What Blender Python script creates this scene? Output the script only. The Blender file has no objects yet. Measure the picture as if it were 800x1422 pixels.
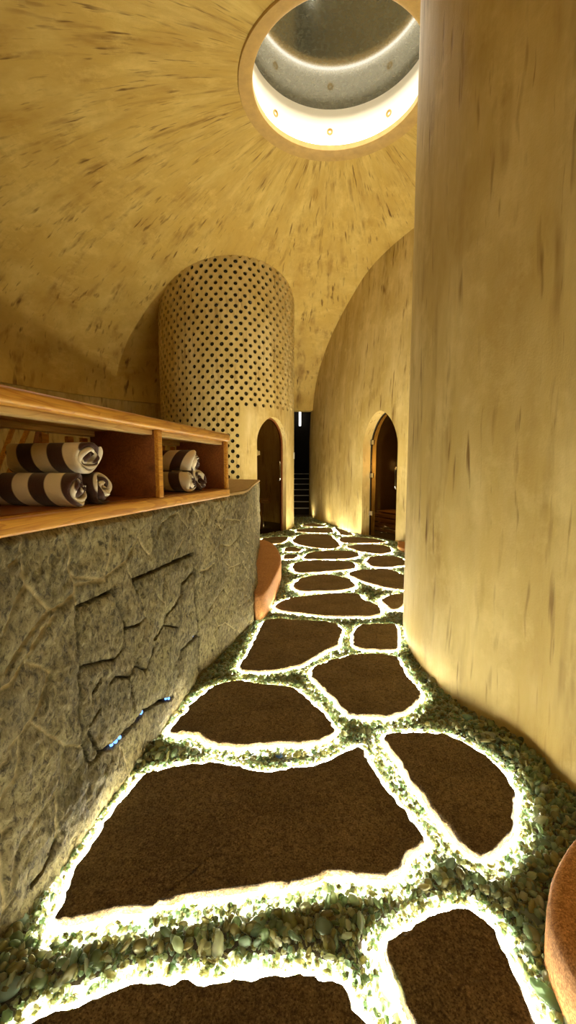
# underground spa passage: domed plaster room, lit stepping stones, stone counter with towel shelf
LED, SKYLED, STRIP_R = 62.0, 5.5, .004
TAPE, TAPE_W, THIN = 7.0, .056, 1.0
SKYW, SPOTW, GLARE, EXPO = 20, 6, 135, 0.55
FILLS = [((-.28, -.6, 1.8), 15, .2)]
JOINTS=[('m',5,[(1.144,0.921),(1.167,0.876),(1.168,0.809),(1.18,0.77),(1.181,0.7)]),
('m',5,[(1.182,0.749),(1.157,0.736),(1.103,0.723),(1.088,0.73)]),
('m',7,[(1.088,0.73),(1.034,0.793),(1.012,0.819)]),
('m',5,[(1.012,0.815),(0.981,0.784),(0.946,0.725)]),
('m',4,[(1.012,0.819),(1.007,0.84),(1.013,0.906)]),
('m',5,[(1.087,0.726),(1.023,0.689),(0.98,0.662),(0.948,0.623)]),
('m',6,[(1.101,0.707),(1.045,0.671),(1.005,0.632),(0.957,0.592),(0.937,0.591)]),
('m',5,[(1.004,0.625),(1.053,0.59),(1.086,0.556)]),
('m',5,[(1.086,0.556),(1.052,0.502),(1.012,0.467),(0.974,0.45),(0.941,0.44)]),
('m',4,[(1.311,0.754),(1.353,0.886)]),
('m',5,[(1.168,0.809),(1.19,0.788),(1.311,0.752)]),
('m',4,[(1.18,0.77),(1.315,0.747)]),
('m',4,[(1.311,0.754),(1.419,0.788),(1.503,0.857)]),
('m',4,[(1.419,0.788),(1.467,0.706)]),
('m',4,[(1.503,0.857),(1.538,0.806),(1.575,0.776)]),
('m',4,[(0.974,0.874),(0.995,0.882),(1.01,0.915)]),
('c',5,[(1.181,0.7),(1.342,0.703)]),
('c',3,[(1.342,0.703),(1.384,0.639),(1.409,0.572),(1.404,0.48),(1.354,0.469),(1.191,0.521)]),
('c',3,[(1.181,0.7),(1.187,0.523),(1.188,0.38),(1.197,0.272),(1.221,0.192)]),
('c',3,[(1.411,0.554),(1.474,0.535),(1.55,0.536)]),
('m',3,[(1.55,0.536),(1.499,0.665)]),
('c',6,[(1.498,0.655),(1.471,0.705)]),
('c',5,[(1.471,0.705),(1.72,0.704),(1.95,0.703)]),
('c',7,[(1.95,0.703),(1.996,0.532),(2.08,0.257),(2.154,0.033)]),
('c',4,[(1.964,0.614),(1.861,0.583),(1.859,0.531),(1.714,0.489),(1.699,0.458),(1.623,0.427)]),
('m',2.5,[(1.715,0.495),(1.689,0.553),(1.626,0.605)]),
('c',2,[(1.698,0.452),(1.814,0.401),(1.823,0.447)]),
('c',6,[(2.081,0.26),(1.876,0.261),(1.869,0.24)]),
('c',3,[(1.616,0.392),(1.549,0.333),(1.486,0.381)]),
('c',3,[(1.331,0.396),(1.352,0.405),(1.436,0.365)]),
('c',2,[(1.436,0.365),(1.499,0.388)]),
('c',2,[(1.436,0.365),(1.464,0.282),(1.474,0.224)]),
('m',3,[(1.454,0.301),(1.474,0.224)]),
('c',6,[(1.221,0.192),(1.274,0.194),(1.343,0.168),(1.395,0.162),(1.456,0.166),(1.541,0.17),(1.678,0.134),(1.804,0.075)]),
('c',4,[(1.274,0.194),(1.24,0.261),(1.22,0.303)]),
('c',2.5,[(1.222,0.32),(1.273,0.341)]),
('c',4,[(1.244,0.412),(1.283,0.436)]),
('m',6,[(1.396,0.129),(1.438,0.036)]),
('m',3,[(1.798,0.914),(1.883,0.837)]),
('m',4,[(1.94,0.923),(2.096,0.793),(2.123,0.705),(2.094,0.662)]),
('m',3,[(2.065,0.925),(2.092,0.841),(2.064,0.798)]),
('m',3,[(2.258,0.925),(2.239,0.861),(2.203,0.819),(2.306,0.767),(2.367,0.815),(2.589,0.779)]),
('m',3,[(2.306,0.767),(2.317,0.681),(2.439,0.65),(2.537,0.663),(2.6,0.693),(2.589,0.779)]),
('m',4,[(2.22,0.597),(2.15,0.583),(2.007,0.599)]),
('m',3,[(2.363,0.581),(2.461,0.512),(2.652,0.499)]),
('m',3,[(2.456,0.348),(2.39,0.415),(2.257,0.369),(2.348,0.204),(2.455,0.181),(2.613,0.084)]),
('m',2,[(2.539,0.458),(2.643,-0.019)]),
('m',3,[(2.257,0.369),(2.189,0.339)]),
('c',2,[(2.153,0.029),(2.282,-0.009),(2.28,0.088)]),
('m',3,[(2.439,0.65),(2.458,0.53)]),
('m',3,[(2.348,0.204),(2.297,0.177),(2.364,0.043)]),
('m',4,[(1.076,0.224),(1.069,0.086)]),
('m',4,[(1.076,0.224),(1.005,0.198)]),
('m',5,[(1.058,0.405),(1.126,0.321),(1.103,0.252)]),
('m',3,[(1.679,0.886),(1.622,0.837),(1.571,0.777)]),
('m',3,[(1.798,0.914),(1.679,0.886)]),
('m',4,[(1.769,0.706),(1.883,0.837)]),
('m',3,[(1.126,0.321),(1.197,0.272)]),
('m',4,[(1.012,0.467),(1.058,0.405)]),
('m',4,[(0.974,0.45),(0.957,0.363),(0.918,0.331)]),
('c',4,[(1.069,0.086),(1.03,0.05),(0.98,0.04)]),
('m',3,[(1.005,0.198),(0.944,0.157),(0.913,0.093)])]
BLUE= [(1.351, 0.168), (1.375, 0.165), (1.399, 0.162), (1.449, 0.176), (1.541, 0.17), (1.762, 0.099), (1.793, 0.082), (2.022, 0.277), (1.178, 0.051), (1.9, 0.148)]
SLABS = {
'R1': [(0.395,1.659),(0.453,1.679),(0.648,1.674),(0.713,1.613),(0.77,1.518),(0.793,1.419),(0.779,1.344),(0.744,1.306),(0.704,1.212),(0.651,1.173),(0.613,1.131),(0.557,1.11),(0.532,1.124),(0.502,1.18),(0.471,1.282),(0.434,1.448),(0.406,1.581)],
'B': [(0.287,1.59),(0.231,1.56),(0.179,1.518),(0.107,1.479),(0.0,1.463),(-0.092,1.441),(-0.216,1.486),(-0.325,1.494),(-0.44,1.467),(-0.519,1.448),(-0.559,1.297),(-0.579,1.136),(-0.592,1.058),(-0.576,0.989),(-0.579,0.928),(-0.498,0.941),(-0.426,0.962),(-0.34,0.976),(-0.262,0.998),(-0.151,1.008),(-0.058,1.027),(0.0,1.031),(0.049,1.037),(0.089,1.058),(0.149,1.064),(0.226,1.054),(0.275,1.054),(0.311,1.075),(0.348,1.124),(0.396,1.143),(0.412,1.16),(0.388,1.239),(0.352,1.328),(0.316,1.448),(0.296,1.56)],
'E': [(0.221,0.877),(0.266,0.903),(0.305,0.919),(0.356,0.941),(0.408,0.962),(0.462,0.96),(0.487,0.936),(0.5,0.908),(0.495,0.865),(0.496,0.83),(0.492,0.785),(0.494,0.736),(0.495,0.691),(0.47,0.64),(0.365,0.607),(0.27,0.615),(0.262,0.686),(0.249,0.736),(0.242,0.785),(0.231,0.83)],
'D': [(-0.517,0.738),(-0.476,0.755),(-0.413,0.776),(-0.36,0.795),(-0.294,0.804),(-0.233,0.808),(-0.186,0.804),(-0.124,0.808),(-0.078,0.814),(-0.016,0.821),(0.047,0.821),(0.078,0.81),(0.115,0.795),(0.14,0.761),(0.158,0.736),(0.182,0.686),(0.151,0.632),(0.0,0.599),(-0.238,0.592),(-0.497,0.623),(-0.539,0.686)],
'C': [(-0.505,1.669),(-0.481,1.788),(-0.442,1.936),(-0.369,2.073),(-0.257,2.125),(-0.147,2.073),(0.015,2.058),(0.071,1.989),(0.157,1.827),(0.2,1.709),(0.186,1.669),(0.117,1.622),(-0.058,1.613),(-0.231,1.599),(-0.32,1.613),(-0.362,1.674),(-0.439,1.684)],
'F': [(0.126,2.229),(0.153,2.28),(0.249,2.353),(0.396,2.439),(0.534,2.439),(0.647,2.409),(0.638,2.28),(0.633,2.148),(0.664,2.002),(0.618,1.924),(0.527,1.839),(0.437,1.793),(0.35,1.81),(0.277,1.799),(0.255,1.874),(0.188,2.03),(0.13,2.148)],
'G': [(-0.278,2.246),(-0.235,2.469),(-0.196,2.789),(-0.179,3.01),(-0.064,3.04),(0.105,2.995),(0.271,2.981),(0.357,2.909),(0.375,2.815),(0.34,2.69),(0.317,2.575),(0.209,2.469),(0.081,2.298),(-0.079,2.229),(-0.189,2.221)],
'H': [(0.433,2.739),(0.483,2.868),(0.533,2.923),(0.761,2.938),(0.757,2.841),(0.677,2.51),(0.617,2.5),(0.442,2.51),(0.412,2.575)],
'I': [(-0.116,3.339),(-0.036,3.491),(0.125,3.593),(0.46,3.678),(0.636,3.657),(0.644,3.491),(0.737,3.303),(0.719,3.166),(0.626,3.086),(0.324,3.086),(0.066,3.166),(-0.079,3.233)],
'J': [(0.778,3.491),(0.91,3.635),(1.05,3.66),(0.97,3.45),(0.89,3.28),(0.82,3.233),(0.8,3.376)],
'K': [(0.034,3.936),(0.116,4.174),(0.301,4.349),(0.508,4.319),(0.638,4.092),(0.634,3.887),(0.497,3.768),(0.234,3.745),(0.079,3.768)],
'L': [(0.621,4.38),(0.753,4.539),(1.114,4.606),(1.167,4.38),(1.29,4.26),(1.193,3.862),(1.053,3.791),(0.933,3.838),(0.802,3.987),(0.714,4.119)],
'M': [(0.041,4.71),(0.102,4.933),(0.279,5.052),(0.588,5.012),(0.783,4.933),(0.761,4.64),(0.596,4.539),(0.277,4.442),(0.092,4.411)],
'N': [(0.933,5.012),(1.052,5.264),(1.28,5.309),(1.434,5.135),(1.37,4.782),(1.13,4.675),(0.943,4.71)],
'O': [(0.167,5.093),(0.244,5.446),(0.394,5.592),(0.767,5.642),(0.887,5.542),(0.931,5.354),(0.77,5.135),(0.527,5.093)],
'P': [(0.802,5.906),(0.899,6.018),(1.18,6.135),(1.434,5.961),(1.414,5.592),(1.218,5.4),(0.992,5.542)],
'Q': [(0.043,6.319),(0.155,6.942),(0.389,7.097),(0.721,7.018),(0.745,6.383),(0.758,5.961),(0.593,5.744),(0.274,5.906)],
'R': [(-0.429,6.582),(-0.233,6.793),(-0.01,6.84),(0.0,6.582),(-0.07,6.256),(-0.242,6.135),(-0.365,6.256)],
'S': [(-0.067,5.592),(-0.02,5.851),(0.051,5.906),(0.207,5.744),(0.153,5.542)],
'T': [(-0.056,5.4),(0.138,5.354),(0.08,5.135),(-0.053,5.093)],
'U': [(0.79,6.582),(0.857,6.757),(1.112,6.757),(1.415,6.548),(1.504,6.256),(1.176,6.226),(0.808,6.195)],
'V': [(0.138,7.343),(0.169,7.606),(0.429,7.84),(0.805,7.84),(0.803,7.218),(0.396,7.218)],
'W': [(0.87,7.95),(0.93,7.75),(1.03,7.428),(1.12,6.98),(0.875,6.93),(0.885,7.428)],
'X': [(0.223,8.14),(0.466,8.52),(0.788,8.088),(0.543,7.937)],
}
import bpy, bmesh, math, random
import numpy as np
from mathutils import Vector, Matrix, noise as mn
random.seed(7); rng = np.random.default_rng(7)
PI = math.pi
scene = bpy.context.scene
COL = scene.collection

# ------------------------------------------------------------------ helpers
def link(o, parent=None):
    COL.objects.link(o)
    if parent is not None: o.parent = parent
    return o

def tag(o, label=None, cat=None, group=None, kind=None):
    if label: o['label'] = label
    if cat: o['category'] = cat
    if group: o['group'] = group
    if kind: o['kind'] = kind
    return o

def empty(name, loc=(0, 0, 0), rz=0.0):
    o = bpy.data.objects.new(name, None)
    o.location = loc; o.rotation_euler = (0, 0, rz); o.empty_display_size = .1
    return link(o)

def mesh_obj(name, verts, faces, mat, parent=None, smooth=False, loc=None):
    me = bpy.data.meshes.new(name)
    me.from_pydata([tuple(map(float, v)) for v in verts], [], faces)
    me.validate(); me.update()
    for m in (mat if isinstance(mat, (list, tuple)) else [mat]): me.materials.append(m)
    if smooth:
        me.polygons.foreach_set('use_smooth', [True] * len(me.polygons))
    o = bpy.data.objects.new(name, me)
    if loc: o.location = loc
    return link(o, parent)

def np_mesh(name, V, F, mat, parent=None, smooth=True, attrs=None):
    """V (n,3) array, F (m,k) array with constant k"""
    me = bpy.data.meshes.new(name)
    k = F.shape[1]
    me.vertices.add(len(V)); me.vertices.foreach_set('co', V.astype(np.float32).ravel())
    me.loops.add(F.size); me.loops.foreach_set('vertex_index', F.astype(np.int32).ravel())
    me.polygons.add(len(F)); me.polygons.foreach_set('loop_start', np.arange(0, F.size, k, dtype=np.int32))
    me.polygons.foreach_set('use_smooth', [smooth] * len(F))
    me.update(calc_edges=True); me.validate()
    me.materials.append(mat)
    for nm, arr in (attrs or {}).items():
        if arr.ndim == 1:
            a = me.attributes.new(nm, 'FLOAT', 'POINT'); a.data.foreach_set('value', arr.astype(np.float32))
        else:
            a = me.attributes.new(nm, 'FLOAT_COLOR', 'POINT'); a.data.foreach_set('color', arr.astype(np.float32).ravel())
    return link(bpy.data.objects.new(name, me), parent)

class MB:
    """collects shapes into one mesh"""
    def __init__(s): s.v = []; s.f = []
    def add(s, v, f):
        n = len(s.v); s.v += [tuple(map(float, p)) for p in v]; s.f += [tuple(i + n for i in q) for q in f]; return s
    def box(s, lo, hi, bev=0.0, seg=2, rot=None):
        bm = bmesh.new(); bmesh.ops.create_cube(bm, size=1)
        c = [(lo[i] + hi[i]) / 2 for i in range(3)]; d = [hi[i] - lo[i] for i in range(3)]
        for v in bm.verts: v.co = Vector((v.co[i] * d[i] for i in range(3)))
        if bev: bmesh.ops.bevel(bm, geom=bm.edges[:], offset=bev, segments=seg, affect='EDGES', profile=.5)
        for v in bm.verts:
            if rot is not None: v.co = rot @ v.co
            v.co += Vector(c)
        bm.verts.index_update()
        s.add([v.co[:] for v in bm.verts], [[v.index for v in f.verts] for f in bm.faces]); bm.free(); return s
    def tube(s, pts, r, n=10, closed=False, caps=True):
        P = [Vector(p) for p in pts]; m = len(P); V = []; F = []
        up = Vector((0, 0, 1))
        for i, p in enumerate(P):
            a = P[(i - 1) % m] if (closed or i > 0) else p; b = P[(i + 1) % m] if (closed or i < m - 1) else p
            t = (b - a).normalized()
            x = t.cross(up)
            if x.length < 1e-3: x = t.cross(Vector((1, 0, 0)))
            x.normalize(); y = x.cross(t)
            rr = r[i] if isinstance(r, (list, tuple)) else r
            V += [p + (x * math.cos(2 * PI * j / n) + y * math.sin(2 * PI * j / n)) * rr for j in range(n)]
        for i in range(m if closed else m - 1):
            for j in range(n):
                F.append((i * n + j, i * n + (j + 1) % n, ((i + 1) % m) * n + (j + 1) % n, ((i + 1) % m) * n + j))
        if caps and not closed:
            F.append(tuple(range(n))[::-1]); F.append(tuple((m - 1) * n + j for j in range(n)))
        return s.add(V, F)
    def lathe(s, prof, n=48, loc=(0, 0, 0), axis=None, closed=False):
        V = []; F = []; m = len(prof)
        for i in range(n):
            a = 2 * PI * i / n
            V += [Vector((r * math.cos(a), r * math.sin(a), z)) for r, z in prof]
        for i in range(n):
            for j in range(m if closed else m - 1):
                k = (j + 1) % m
                F.append((i * m + j, ((i + 1) % n) * m + j, ((i + 1) % n) * m + k, i * m + k))
        if axis is not None:
            q = Vector((0, 0, 1)).rotation_difference(Vector(axis)).to_matrix()
            V = [q @ v for v in V]
        return s.add([v + Vector(loc) for v in V], F)
    def build(s, name, mat, parent=None, smooth=False):
        o = mesh_obj(name, s.v, s.f, mat, parent)
        if smooth:
            me = o.data
            me.polygons.foreach_set('use_smooth', [True] * len(me.polygons))
            md = o.modifiers.new('edge', 'EDGE_SPLIT'); md.split_angle = math.radians(38)
        return o

def itp(T, y):
    if y <= T[0][0]: return T[0][1]
    for (a, b), (c, d) in zip(T, T[1:]):
        if y <= c: return b + (d - b) * (y - a) / (c - a)
    return T[-1][1]

def spline(pts, n=8):
    """Catmull-Rom through 2-D points"""
    P = [Vector((p[0], p[1])) for p in pts]; out = []
    for i in range(len(P) - 1):
        p0 = P[max(i - 1, 0)]; p1 = P[i]; p2 = P[i + 1]; p3 = P[min(i + 2, len(P) - 1)]
        for k in range(n):
            t = k / n
            out.append(.5 * ((2 * p1) + (p2 - p0) * t + (2 * p0 - 5 * p1 + 4 * p2 - p3) * t * t + (3 * p1 - p0 - 3 * p2 + p3) * t ** 3))
    out.append(P[-1]); return out

# ------------------------------------------------------------------ materials
class NT:
    def __init__(s, name):
        s.m = bpy.data.materials.new(name); s.m.use_nodes = True
        s.t = s.m.node_tree; s.t.nodes.clear()
        s.out = s.n('ShaderNodeOutputMaterial')
    def n(s, typ, **kw):
        nd = s.t.nodes.new(typ)
        for k, v in kw.items():
            if k in nd.inputs: s.set(nd.inputs[k], v)
            else: setattr(nd, k, v)
        return nd
    def set(s, sock, v):
        if isinstance(v, bpy.types.NodeSocket): s.t.links.new(v, sock)
        else: sock.default_value = v
    def l(s, a, b): s.t.links.new(a, b)
    def math(s, op, a, b=None, c=None, clamp=False):
        nd = s.n('ShaderNodeMath', operation=op, use_clamp=clamp)
        for i, v in enumerate((a, b, c)):
            if v is not None: s.set(nd.inputs[i], v)
        return nd.outputs[0]
    def ramp(s, fac, stops, interp='LINEAR'):
        nd = s.n('ShaderNodeValToRGB'); nd.color_ramp.interpolation = interp
        e = nd.color_ramp.elements
        while len(e) < len(stops): e.new(.5)
        for k, (p, c) in enumerate(stops):
            e[k].position = p; e[k].color = (c, c, c, 1) if isinstance(c, (int, float)) else (*c, 1)
        s.l(fac, nd.inputs[0]); return nd.outputs[0]
    def mix(s, fac, a, b, blend='MIX'):
        nd = s.n('ShaderNodeMix', data_type='RGBA', blend_type=blend)
        s.set(nd.inputs[0], fac)
        for i, v in ((6, a), (7, b)):
            s.set(nd.inputs[i], (*v, 1) if isinstance(v, tuple) and len(v) == 3 else v)
        return nd.outputs[2]
    def noise(s, vec, scale, detail=4, rough=.55, dist=0):
        nd = s.n('ShaderNodeTexNoise'); nd.inputs['Scale'].default_value = scale
        nd.inputs['Detail'].default_value = detail; nd.inputs['Roughness'].default_value = rough
        nd.inputs['Distortion'].default_value = dist
        s.l(vec, nd.inputs['Vector']); return nd.outputs['Fac']
    def coord(s, which='Object'): return s.n('ShaderNodeTexCoord').outputs[which]
    def scale(s, vec, sc):
        nd = s.n('ShaderNodeMapping'); nd.inputs['Scale'].default_value = sc
        s.l(vec, nd.inputs['Vector']); return nd.outputs[0]
    def bump(s, h, strength, dist, prev=None):
        nd = s.n('ShaderNodeBump'); nd.inputs['Strength'].default_value = strength
        nd.inputs['Distance'].default_value = dist; s.l(h, nd.inputs['Height'])
        if prev is not None: s.l(prev, nd.inputs['Normal'])
        return nd.outputs[0]
    def principled(s, color, rough, normal=None, metal=0, spec=.5, **kw):
        nd = s.n('ShaderNodeBsdfPrincipled')
        s.set(nd.inputs['Base Color'], (*color, 1) if isinstance(color, tuple) and len(color) == 3 else color)
        s.set(nd.inputs['Roughness'], rough); s.set(nd.inputs['Metallic'], metal)
        nd.inputs['Specular IOR Level'].default_value = spec
        for k, v in kw.items(): s.set(nd.inputs[k], v)
        if normal is not None: s.l(normal, nd.inputs['Normal'])
        s.l(nd.outputs[0], s.out.inputs[0]); return nd

def plaster(name, dome=False, base=(.60, .40, .088), light=(.74, .55, .17), dark=(.36, .195, .035), stroke=(.15, .07, .014), kw=20., kl=2.7, amt=.9):
    t = NT(name); co = t.coord()
    if dome:
        sep = t.n('ShaderNodeSeparateXYZ'); t.l(co, sep.inputs[0])
        X, Y, Z = sep.outputs
        r = t.math('SQRT', t.math('ADD', t.math('MULTIPLY', X, X), t.math('MULTIPLY', Y, Y)))
        cmb = t.n('ShaderNodeCombineXYZ')
        # curved comb marks: a small twist with the distance from the skylight
        t.l(t.math('MULTIPLY', t.math('DIVIDE', X, r), 2.7), cmb.inputs[0])
        t.l(t.math('MULTIPLY', t.math('DIVIDE', Y, r), 2.7), cmb.inputs[1])
        t.l(t.math('SUBTRACT', r, Z), cmb.inputs[2]); vec = cmb.outputs[0]
    else:
        vec = co
    warp = t.n('ShaderNodeVectorMath', operation='SCALE'); warp.inputs['Scale'].default_value = .05 if dome else .055
    wn = t.n('ShaderNodeTexNoise'); wn.inputs['Scale'].default_value = 2.2; t.l(vec, wn.inputs['Vector']); t.l(wn.outputs['Color'], warp.inputs[0])
    addv = t.n('ShaderNodeVectorMath', operation='ADD'); t.l(vec, addv.inputs[0]); t.l(warp.outputs[0], addv.inputs[1]); vw = addv.outputs[0]
    n1 = t.noise(t.scale(vw, (1.6, 1.6, .75)), 1.6, 5, .62)
    n2 = t.noise(t.scale(vw, (4.5, 4.5, 1.3) if dome else (7, 7, 1.1)), 1.0, 6, .65)
    col = t.mix(t.ramp(n1, [(.34, 0.), (.66, 1.)]), dark and tuple(.5 * a + .5 * b for a, b in zip(base, dark)), light)
    col = t.mix(t.ramp(n2, [(.38, .75), (.62, 0.)]), col, base)
    # trowel strokes: short thin dark dashes along the surface's own direction
    s1 = t.noise(t.scale(vw, (kw, kw, kl)), 1.0, 2, .5)
    s2 = t.noise(t.scale(vw, (kw * 2.1, kw * 2.1, kl * 1.5)), 1.0, 2, .5)
    patch = t.ramp(t.noise(vw, 2.3, 3), [(.40, .25), (.6, 1.)])
    s3 = t.noise(t.scale(vw, (kw * .45, kw * .45, kl * .55)), 1.0, 3, .55)
    col = t.mix(t.math('MULTIPLY', t.ramp(s3, [(.55, 0.), (.72, .75)]), patch), col, tuple(.55 * a + .45 * b for a, b in zip(dark, stroke)))
    n4 = t.noise(t.scale(vw, (2.6, 2.6, 2.2)), 1.3, 6, .7)
    col = t.mix(t.ramp(n4, [(.52, 0.), (.70, .55)]), col, tuple(min(1, x * 1.12) for x in light))
    k1 = t.math('MULTIPLY', t.ramp(s1, [(.615, 0.), (.72, 1.)]), patch)
    k2 = t.math('MULTIPLY', t.ramp(s2, [(.66, 0.), (.76, .8)]), patch)
    k = t.math('MULTIPLY', t.math('MAXIMUM', k1, k2), amt)
    col = t.mix(k, col, stroke)
    fine = t.noise(co, 120, 3)
    h = t.math('ADD', t.math('MULTIPLY', n2, .5), t.math('SUBTRACT', t.math('MULTIPLY', fine, .12), t.math('MULTIPLY', k, .35)))
    nb = t.bump(h, .42, .02)
    t.principled(col, .62, nb, spec=.25)
    return t.m

M = {}
M['plaster_wall'] = plaster('ochre_plaster', False, base=(.53, .385, .125), light=(.68, .54, .24), dark=(.31, .20, .045), kl=2.2, amt=.9, kw=20)
M['plaster_dome'] = plaster('ochre_dome_plaster', True)
M['plaster_tower'] = plaster('tower_plaster', False, base=(.60, .45, .16), light=(.72, .58, .28), dark=(.42, .26, .06), kw=34, amt=.75)

def simple(name, color, rough=.5, metal=0, spec=.5, nscale=None, namt=.3, bump=.0, bscale=80):
    t = NT(name); co = t.coord(); c = color
    if nscale:
        n = t.noise(co, nscale, 4); c = t.mix(n, tuple(x * (1 - namt) for x in color), tuple(min(1, x * (1 + namt)) for x in color))
    nb = t.bump(t.noise(co, bscale, 4), bump, .01) if bump else None
    t.principled(c, rough, nb, metal, spec); return t.m

def emit(name, color, strength):
    t = NT(name); e = t.n('ShaderNodeEmission'); e.inputs[0].default_value = (*color, 1); e.inputs[1].default_value = strength
    t.l(e.outputs[0], t.out.inputs[0]); return t.m

def wood(name, c1, c2, c3, rough=.35, sc=1.0):
    t = NT(name); co = t.coord()
    v = t.scale(co, (1.1 * sc, 9 * sc, 9 * sc))
    w = t.noise(v, 1.4, 3, .5, 1.2)
    ring = t.math('FRACT', t.math('MULTIPLY', w, 9.0))
    grain = t.ramp(ring, [(0, 0.), (.55, .35), (.9, 1.), (1., 0.)])
    fib = t.noise(t.scale(co, (4 * sc, 160 * sc, 160 * sc)), 1, 3)
    col = t.mix(grain, c1, c2)
    col = t.mix(t.ramp(fib, [(.42, .35), (.6, 0.)]), col, c3)
    knot = t.n('ShaderNodeTexVoronoi'); knot.inputs['Scale'].default_value = 1.0
    t.l(t.scale(co, (3.0, 9, 9)), knot.inputs['Vector'])
    col = t.mix(t.ramp(knot.outputs['Distance'], [(.05, .7), (.17, 0.)]), col, c3)
    nb = t.bump(fib, .12, .004)
    t.principled(col, rough, nb, spec=.4); return t.m

M['wood'] = wood('orange_teak', (.64, .32, .045), (.44, .17, .018), (.22, .07, .01))
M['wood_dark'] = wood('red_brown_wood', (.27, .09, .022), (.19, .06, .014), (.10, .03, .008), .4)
M['wood_pale'] = wood('pale_pine', (.62, .42, .16), (.50, .31, .10), (.30, .16, .05), .45)
M['bench_wood'] = wood('sauna_bench_wood', (.52, .28, .09), (.42, .20, .06), (.22, .10, .03), .5)

def rock(name, c1, c2, c3, bump=.8, sc=1.0, pit=True):
    t = NT(name); co = t.coord()
    a = t.noise(co, 5 * sc, 6, .65); b = t.noise(co, 55 * sc, 6, .72); c = t.noise(co, 190 * sc, 4, .7)
    col = t.mix(t.ramp(a, [(.32, 0.), (.68, 1.)]), c1, c2)
    col = t.mix(t.ramp(b, [(.36, .75), (.54, 0.)]), col, c3)
    col = t.mix(t.ramp(c, [(.38, .9), (.50, 0.)]), col, c3)  # pits and bright grains painted in for shading the bump barely gives
    col = t.mix(t.ramp(c, [(.56, 0.), (.68, .55)]), col, tuple(x * 1.9 for x in c2))
    h = t.math('ADD', t.math('MULTIPLY', b, .6), t.math('MULTIPLY', c, .28))
    nb = t.bump(h, bump, .012)
    t.principled(col, .78, nb, spec=.3); return t.m

M['slab'] = rock('brown_stepping_stone', (.140, .088, .034), (.275, .182, .080), (.042, .024, .009), 1.2)
M['sandstone'] = rock('orange_sandstone', (.46, .205, .062), (.56, .27, .09), (.22, .085, .025), .45, 1.2)
M['cap_stone'] = rock('tan_cap_stone', (.42, .27, .09), (.52, .35, .14), (.24, .14, .04), .4, 1.2)
M['dark_rock'] = rock('dark_rock', (.045, .035, .022), (.07, .055, .035), (.015, .012, .01), .7)

# stone facing of the counter: mortar and open cracks are real grooves; mortar picks the joint material, gap paints the cracks' shade near-black
def counter_stone():
    t = NT('counter_stone'); co = t.coord()
    a = t.noise(co, 3.2, 3, .6); b = t.noise(t.scale(co, (1, 1.3, .8)), 46, 6, .78, .5); c = t.noise(co, 120, 5, .75)
    tone = t.n('ShaderNodeAttribute', attribute_name='tone').outputs['Fac']
    col = t.mix(tone, (.20, .165, .06), (.54, .445, .20))
    col = t.mix(t.ramp(a, [(.35, .45), (.65, 0.)]), col, (.21, .15, .06))
    col = t.mix(t.ramp(b, [(.38, .95), (.53, 0.)]), col, (.055, .040, .014))
    col = t.mix(t.ramp(b, [(.55, 0.), (.66, .65)]), col, (.60, .50, .26))
    col = t.mix(t.ramp(c, [(.56, 0.), (.72, .5)]), col, (.42, .36, .20))
    mo = t.n('ShaderNodeAttribute', attribute_name='mortar').outputs['Fac']
    col = t.mix(mo, col, (.80, .66, .33))
    cr = t.n('ShaderNodeAttribute', attribute_name='gap').outputs['Fac']
    col = t.mix(cr, col, (.02, .015, .01))
    h = t.math('ADD', t.math('MULTIPLY', b, 1.0), t.math('MULTIPLY', c, .45))
    nb = t.bump(h, 1.0, .03)
    t.principled(col, .72, nb, spec=.3); return t.m
M['counter_stone'] = counter_stone()

def glass_bits():
    t = NT('sea_glass')
    col = t.n('ShaderNodeAttribute', attribute_name='tint').outputs['Color']
    d = t.n('ShaderNodeBsdfDiffuse'); t.l(col, d.inputs[0])
    tr = t.n('ShaderNodeBsdfTranslucent'); t.l(col, tr.inputs[0])
    g = t.n('ShaderNodeBsdfGlossy'); g.inputs['Roughness'].default_value = .28; g.inputs[0].default_value = (.9, .95, .9, 1)
    m1 = t.n('ShaderNodeMixShader'); m1.inputs[0].default_value = .62; t.l(d.outputs[0], m1.inputs[1]); t.l(tr.outputs[0], m1.inputs[2])
    tp = t.n('ShaderNodeBsdfTransparent'); t.l(t.mix(.55, col, (.95, 1., .85)), tp.inputs[0])
    m3 = t.n('ShaderNodeMixShader'); m3.inputs[0].default_value = .38; t.l(m1.outputs[0], m3.inputs[1]); t.l(tp.outputs[0], m3.inputs[2])
    fr = t.n('ShaderNodeFresnel'); fr.inputs[0].default_value = 1.45
    m2 = t.n('ShaderNodeMixShader'); t.l(t.math('MULTIPLY', fr.outputs[0], .8), m2.inputs[0]); t.l(m3.outputs[0], m2.inputs[1]); t.l(g.outputs[0], m2.inputs[2])
    t.l(m2.outputs[0], t.out.inputs[0]); return t.m
M['glass_bits'] = glass_bits()

def pane(name, tint, refl):
    t = NT(name)
    tr = t.n('ShaderNodeBsdfTransparent'); tr.inputs[0].default_value = (*tint, 1)
    g = t.n('ShaderNodeBsdfGlossy'); g.inputs['Roughness'].default_value = .02
    lw = t.n('ShaderNodeFresnel'); lw.inputs[0].default_value = 1.5
    m = t.n('ShaderNodeMixShader'); bf = t.n('ShaderNodeNewGeometry').outputs['Backfacing']; t.l(t.math('MULTIPLY', t.math('MULTIPLY', lw.outputs[0], refl), t.math('SUBTRACT', 1., bf), clamp=True), m.inputs[0])
    t.l(tr.outputs[0], m.inputs[1]); t.l(g.outputs[0], m.inputs[2]); t.l(m.outputs[0], t.out.inputs[0]); return t.m
M['door_glass'] = pane('tinted_door_glass', (.58, .50, .35), 1.0)

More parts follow.
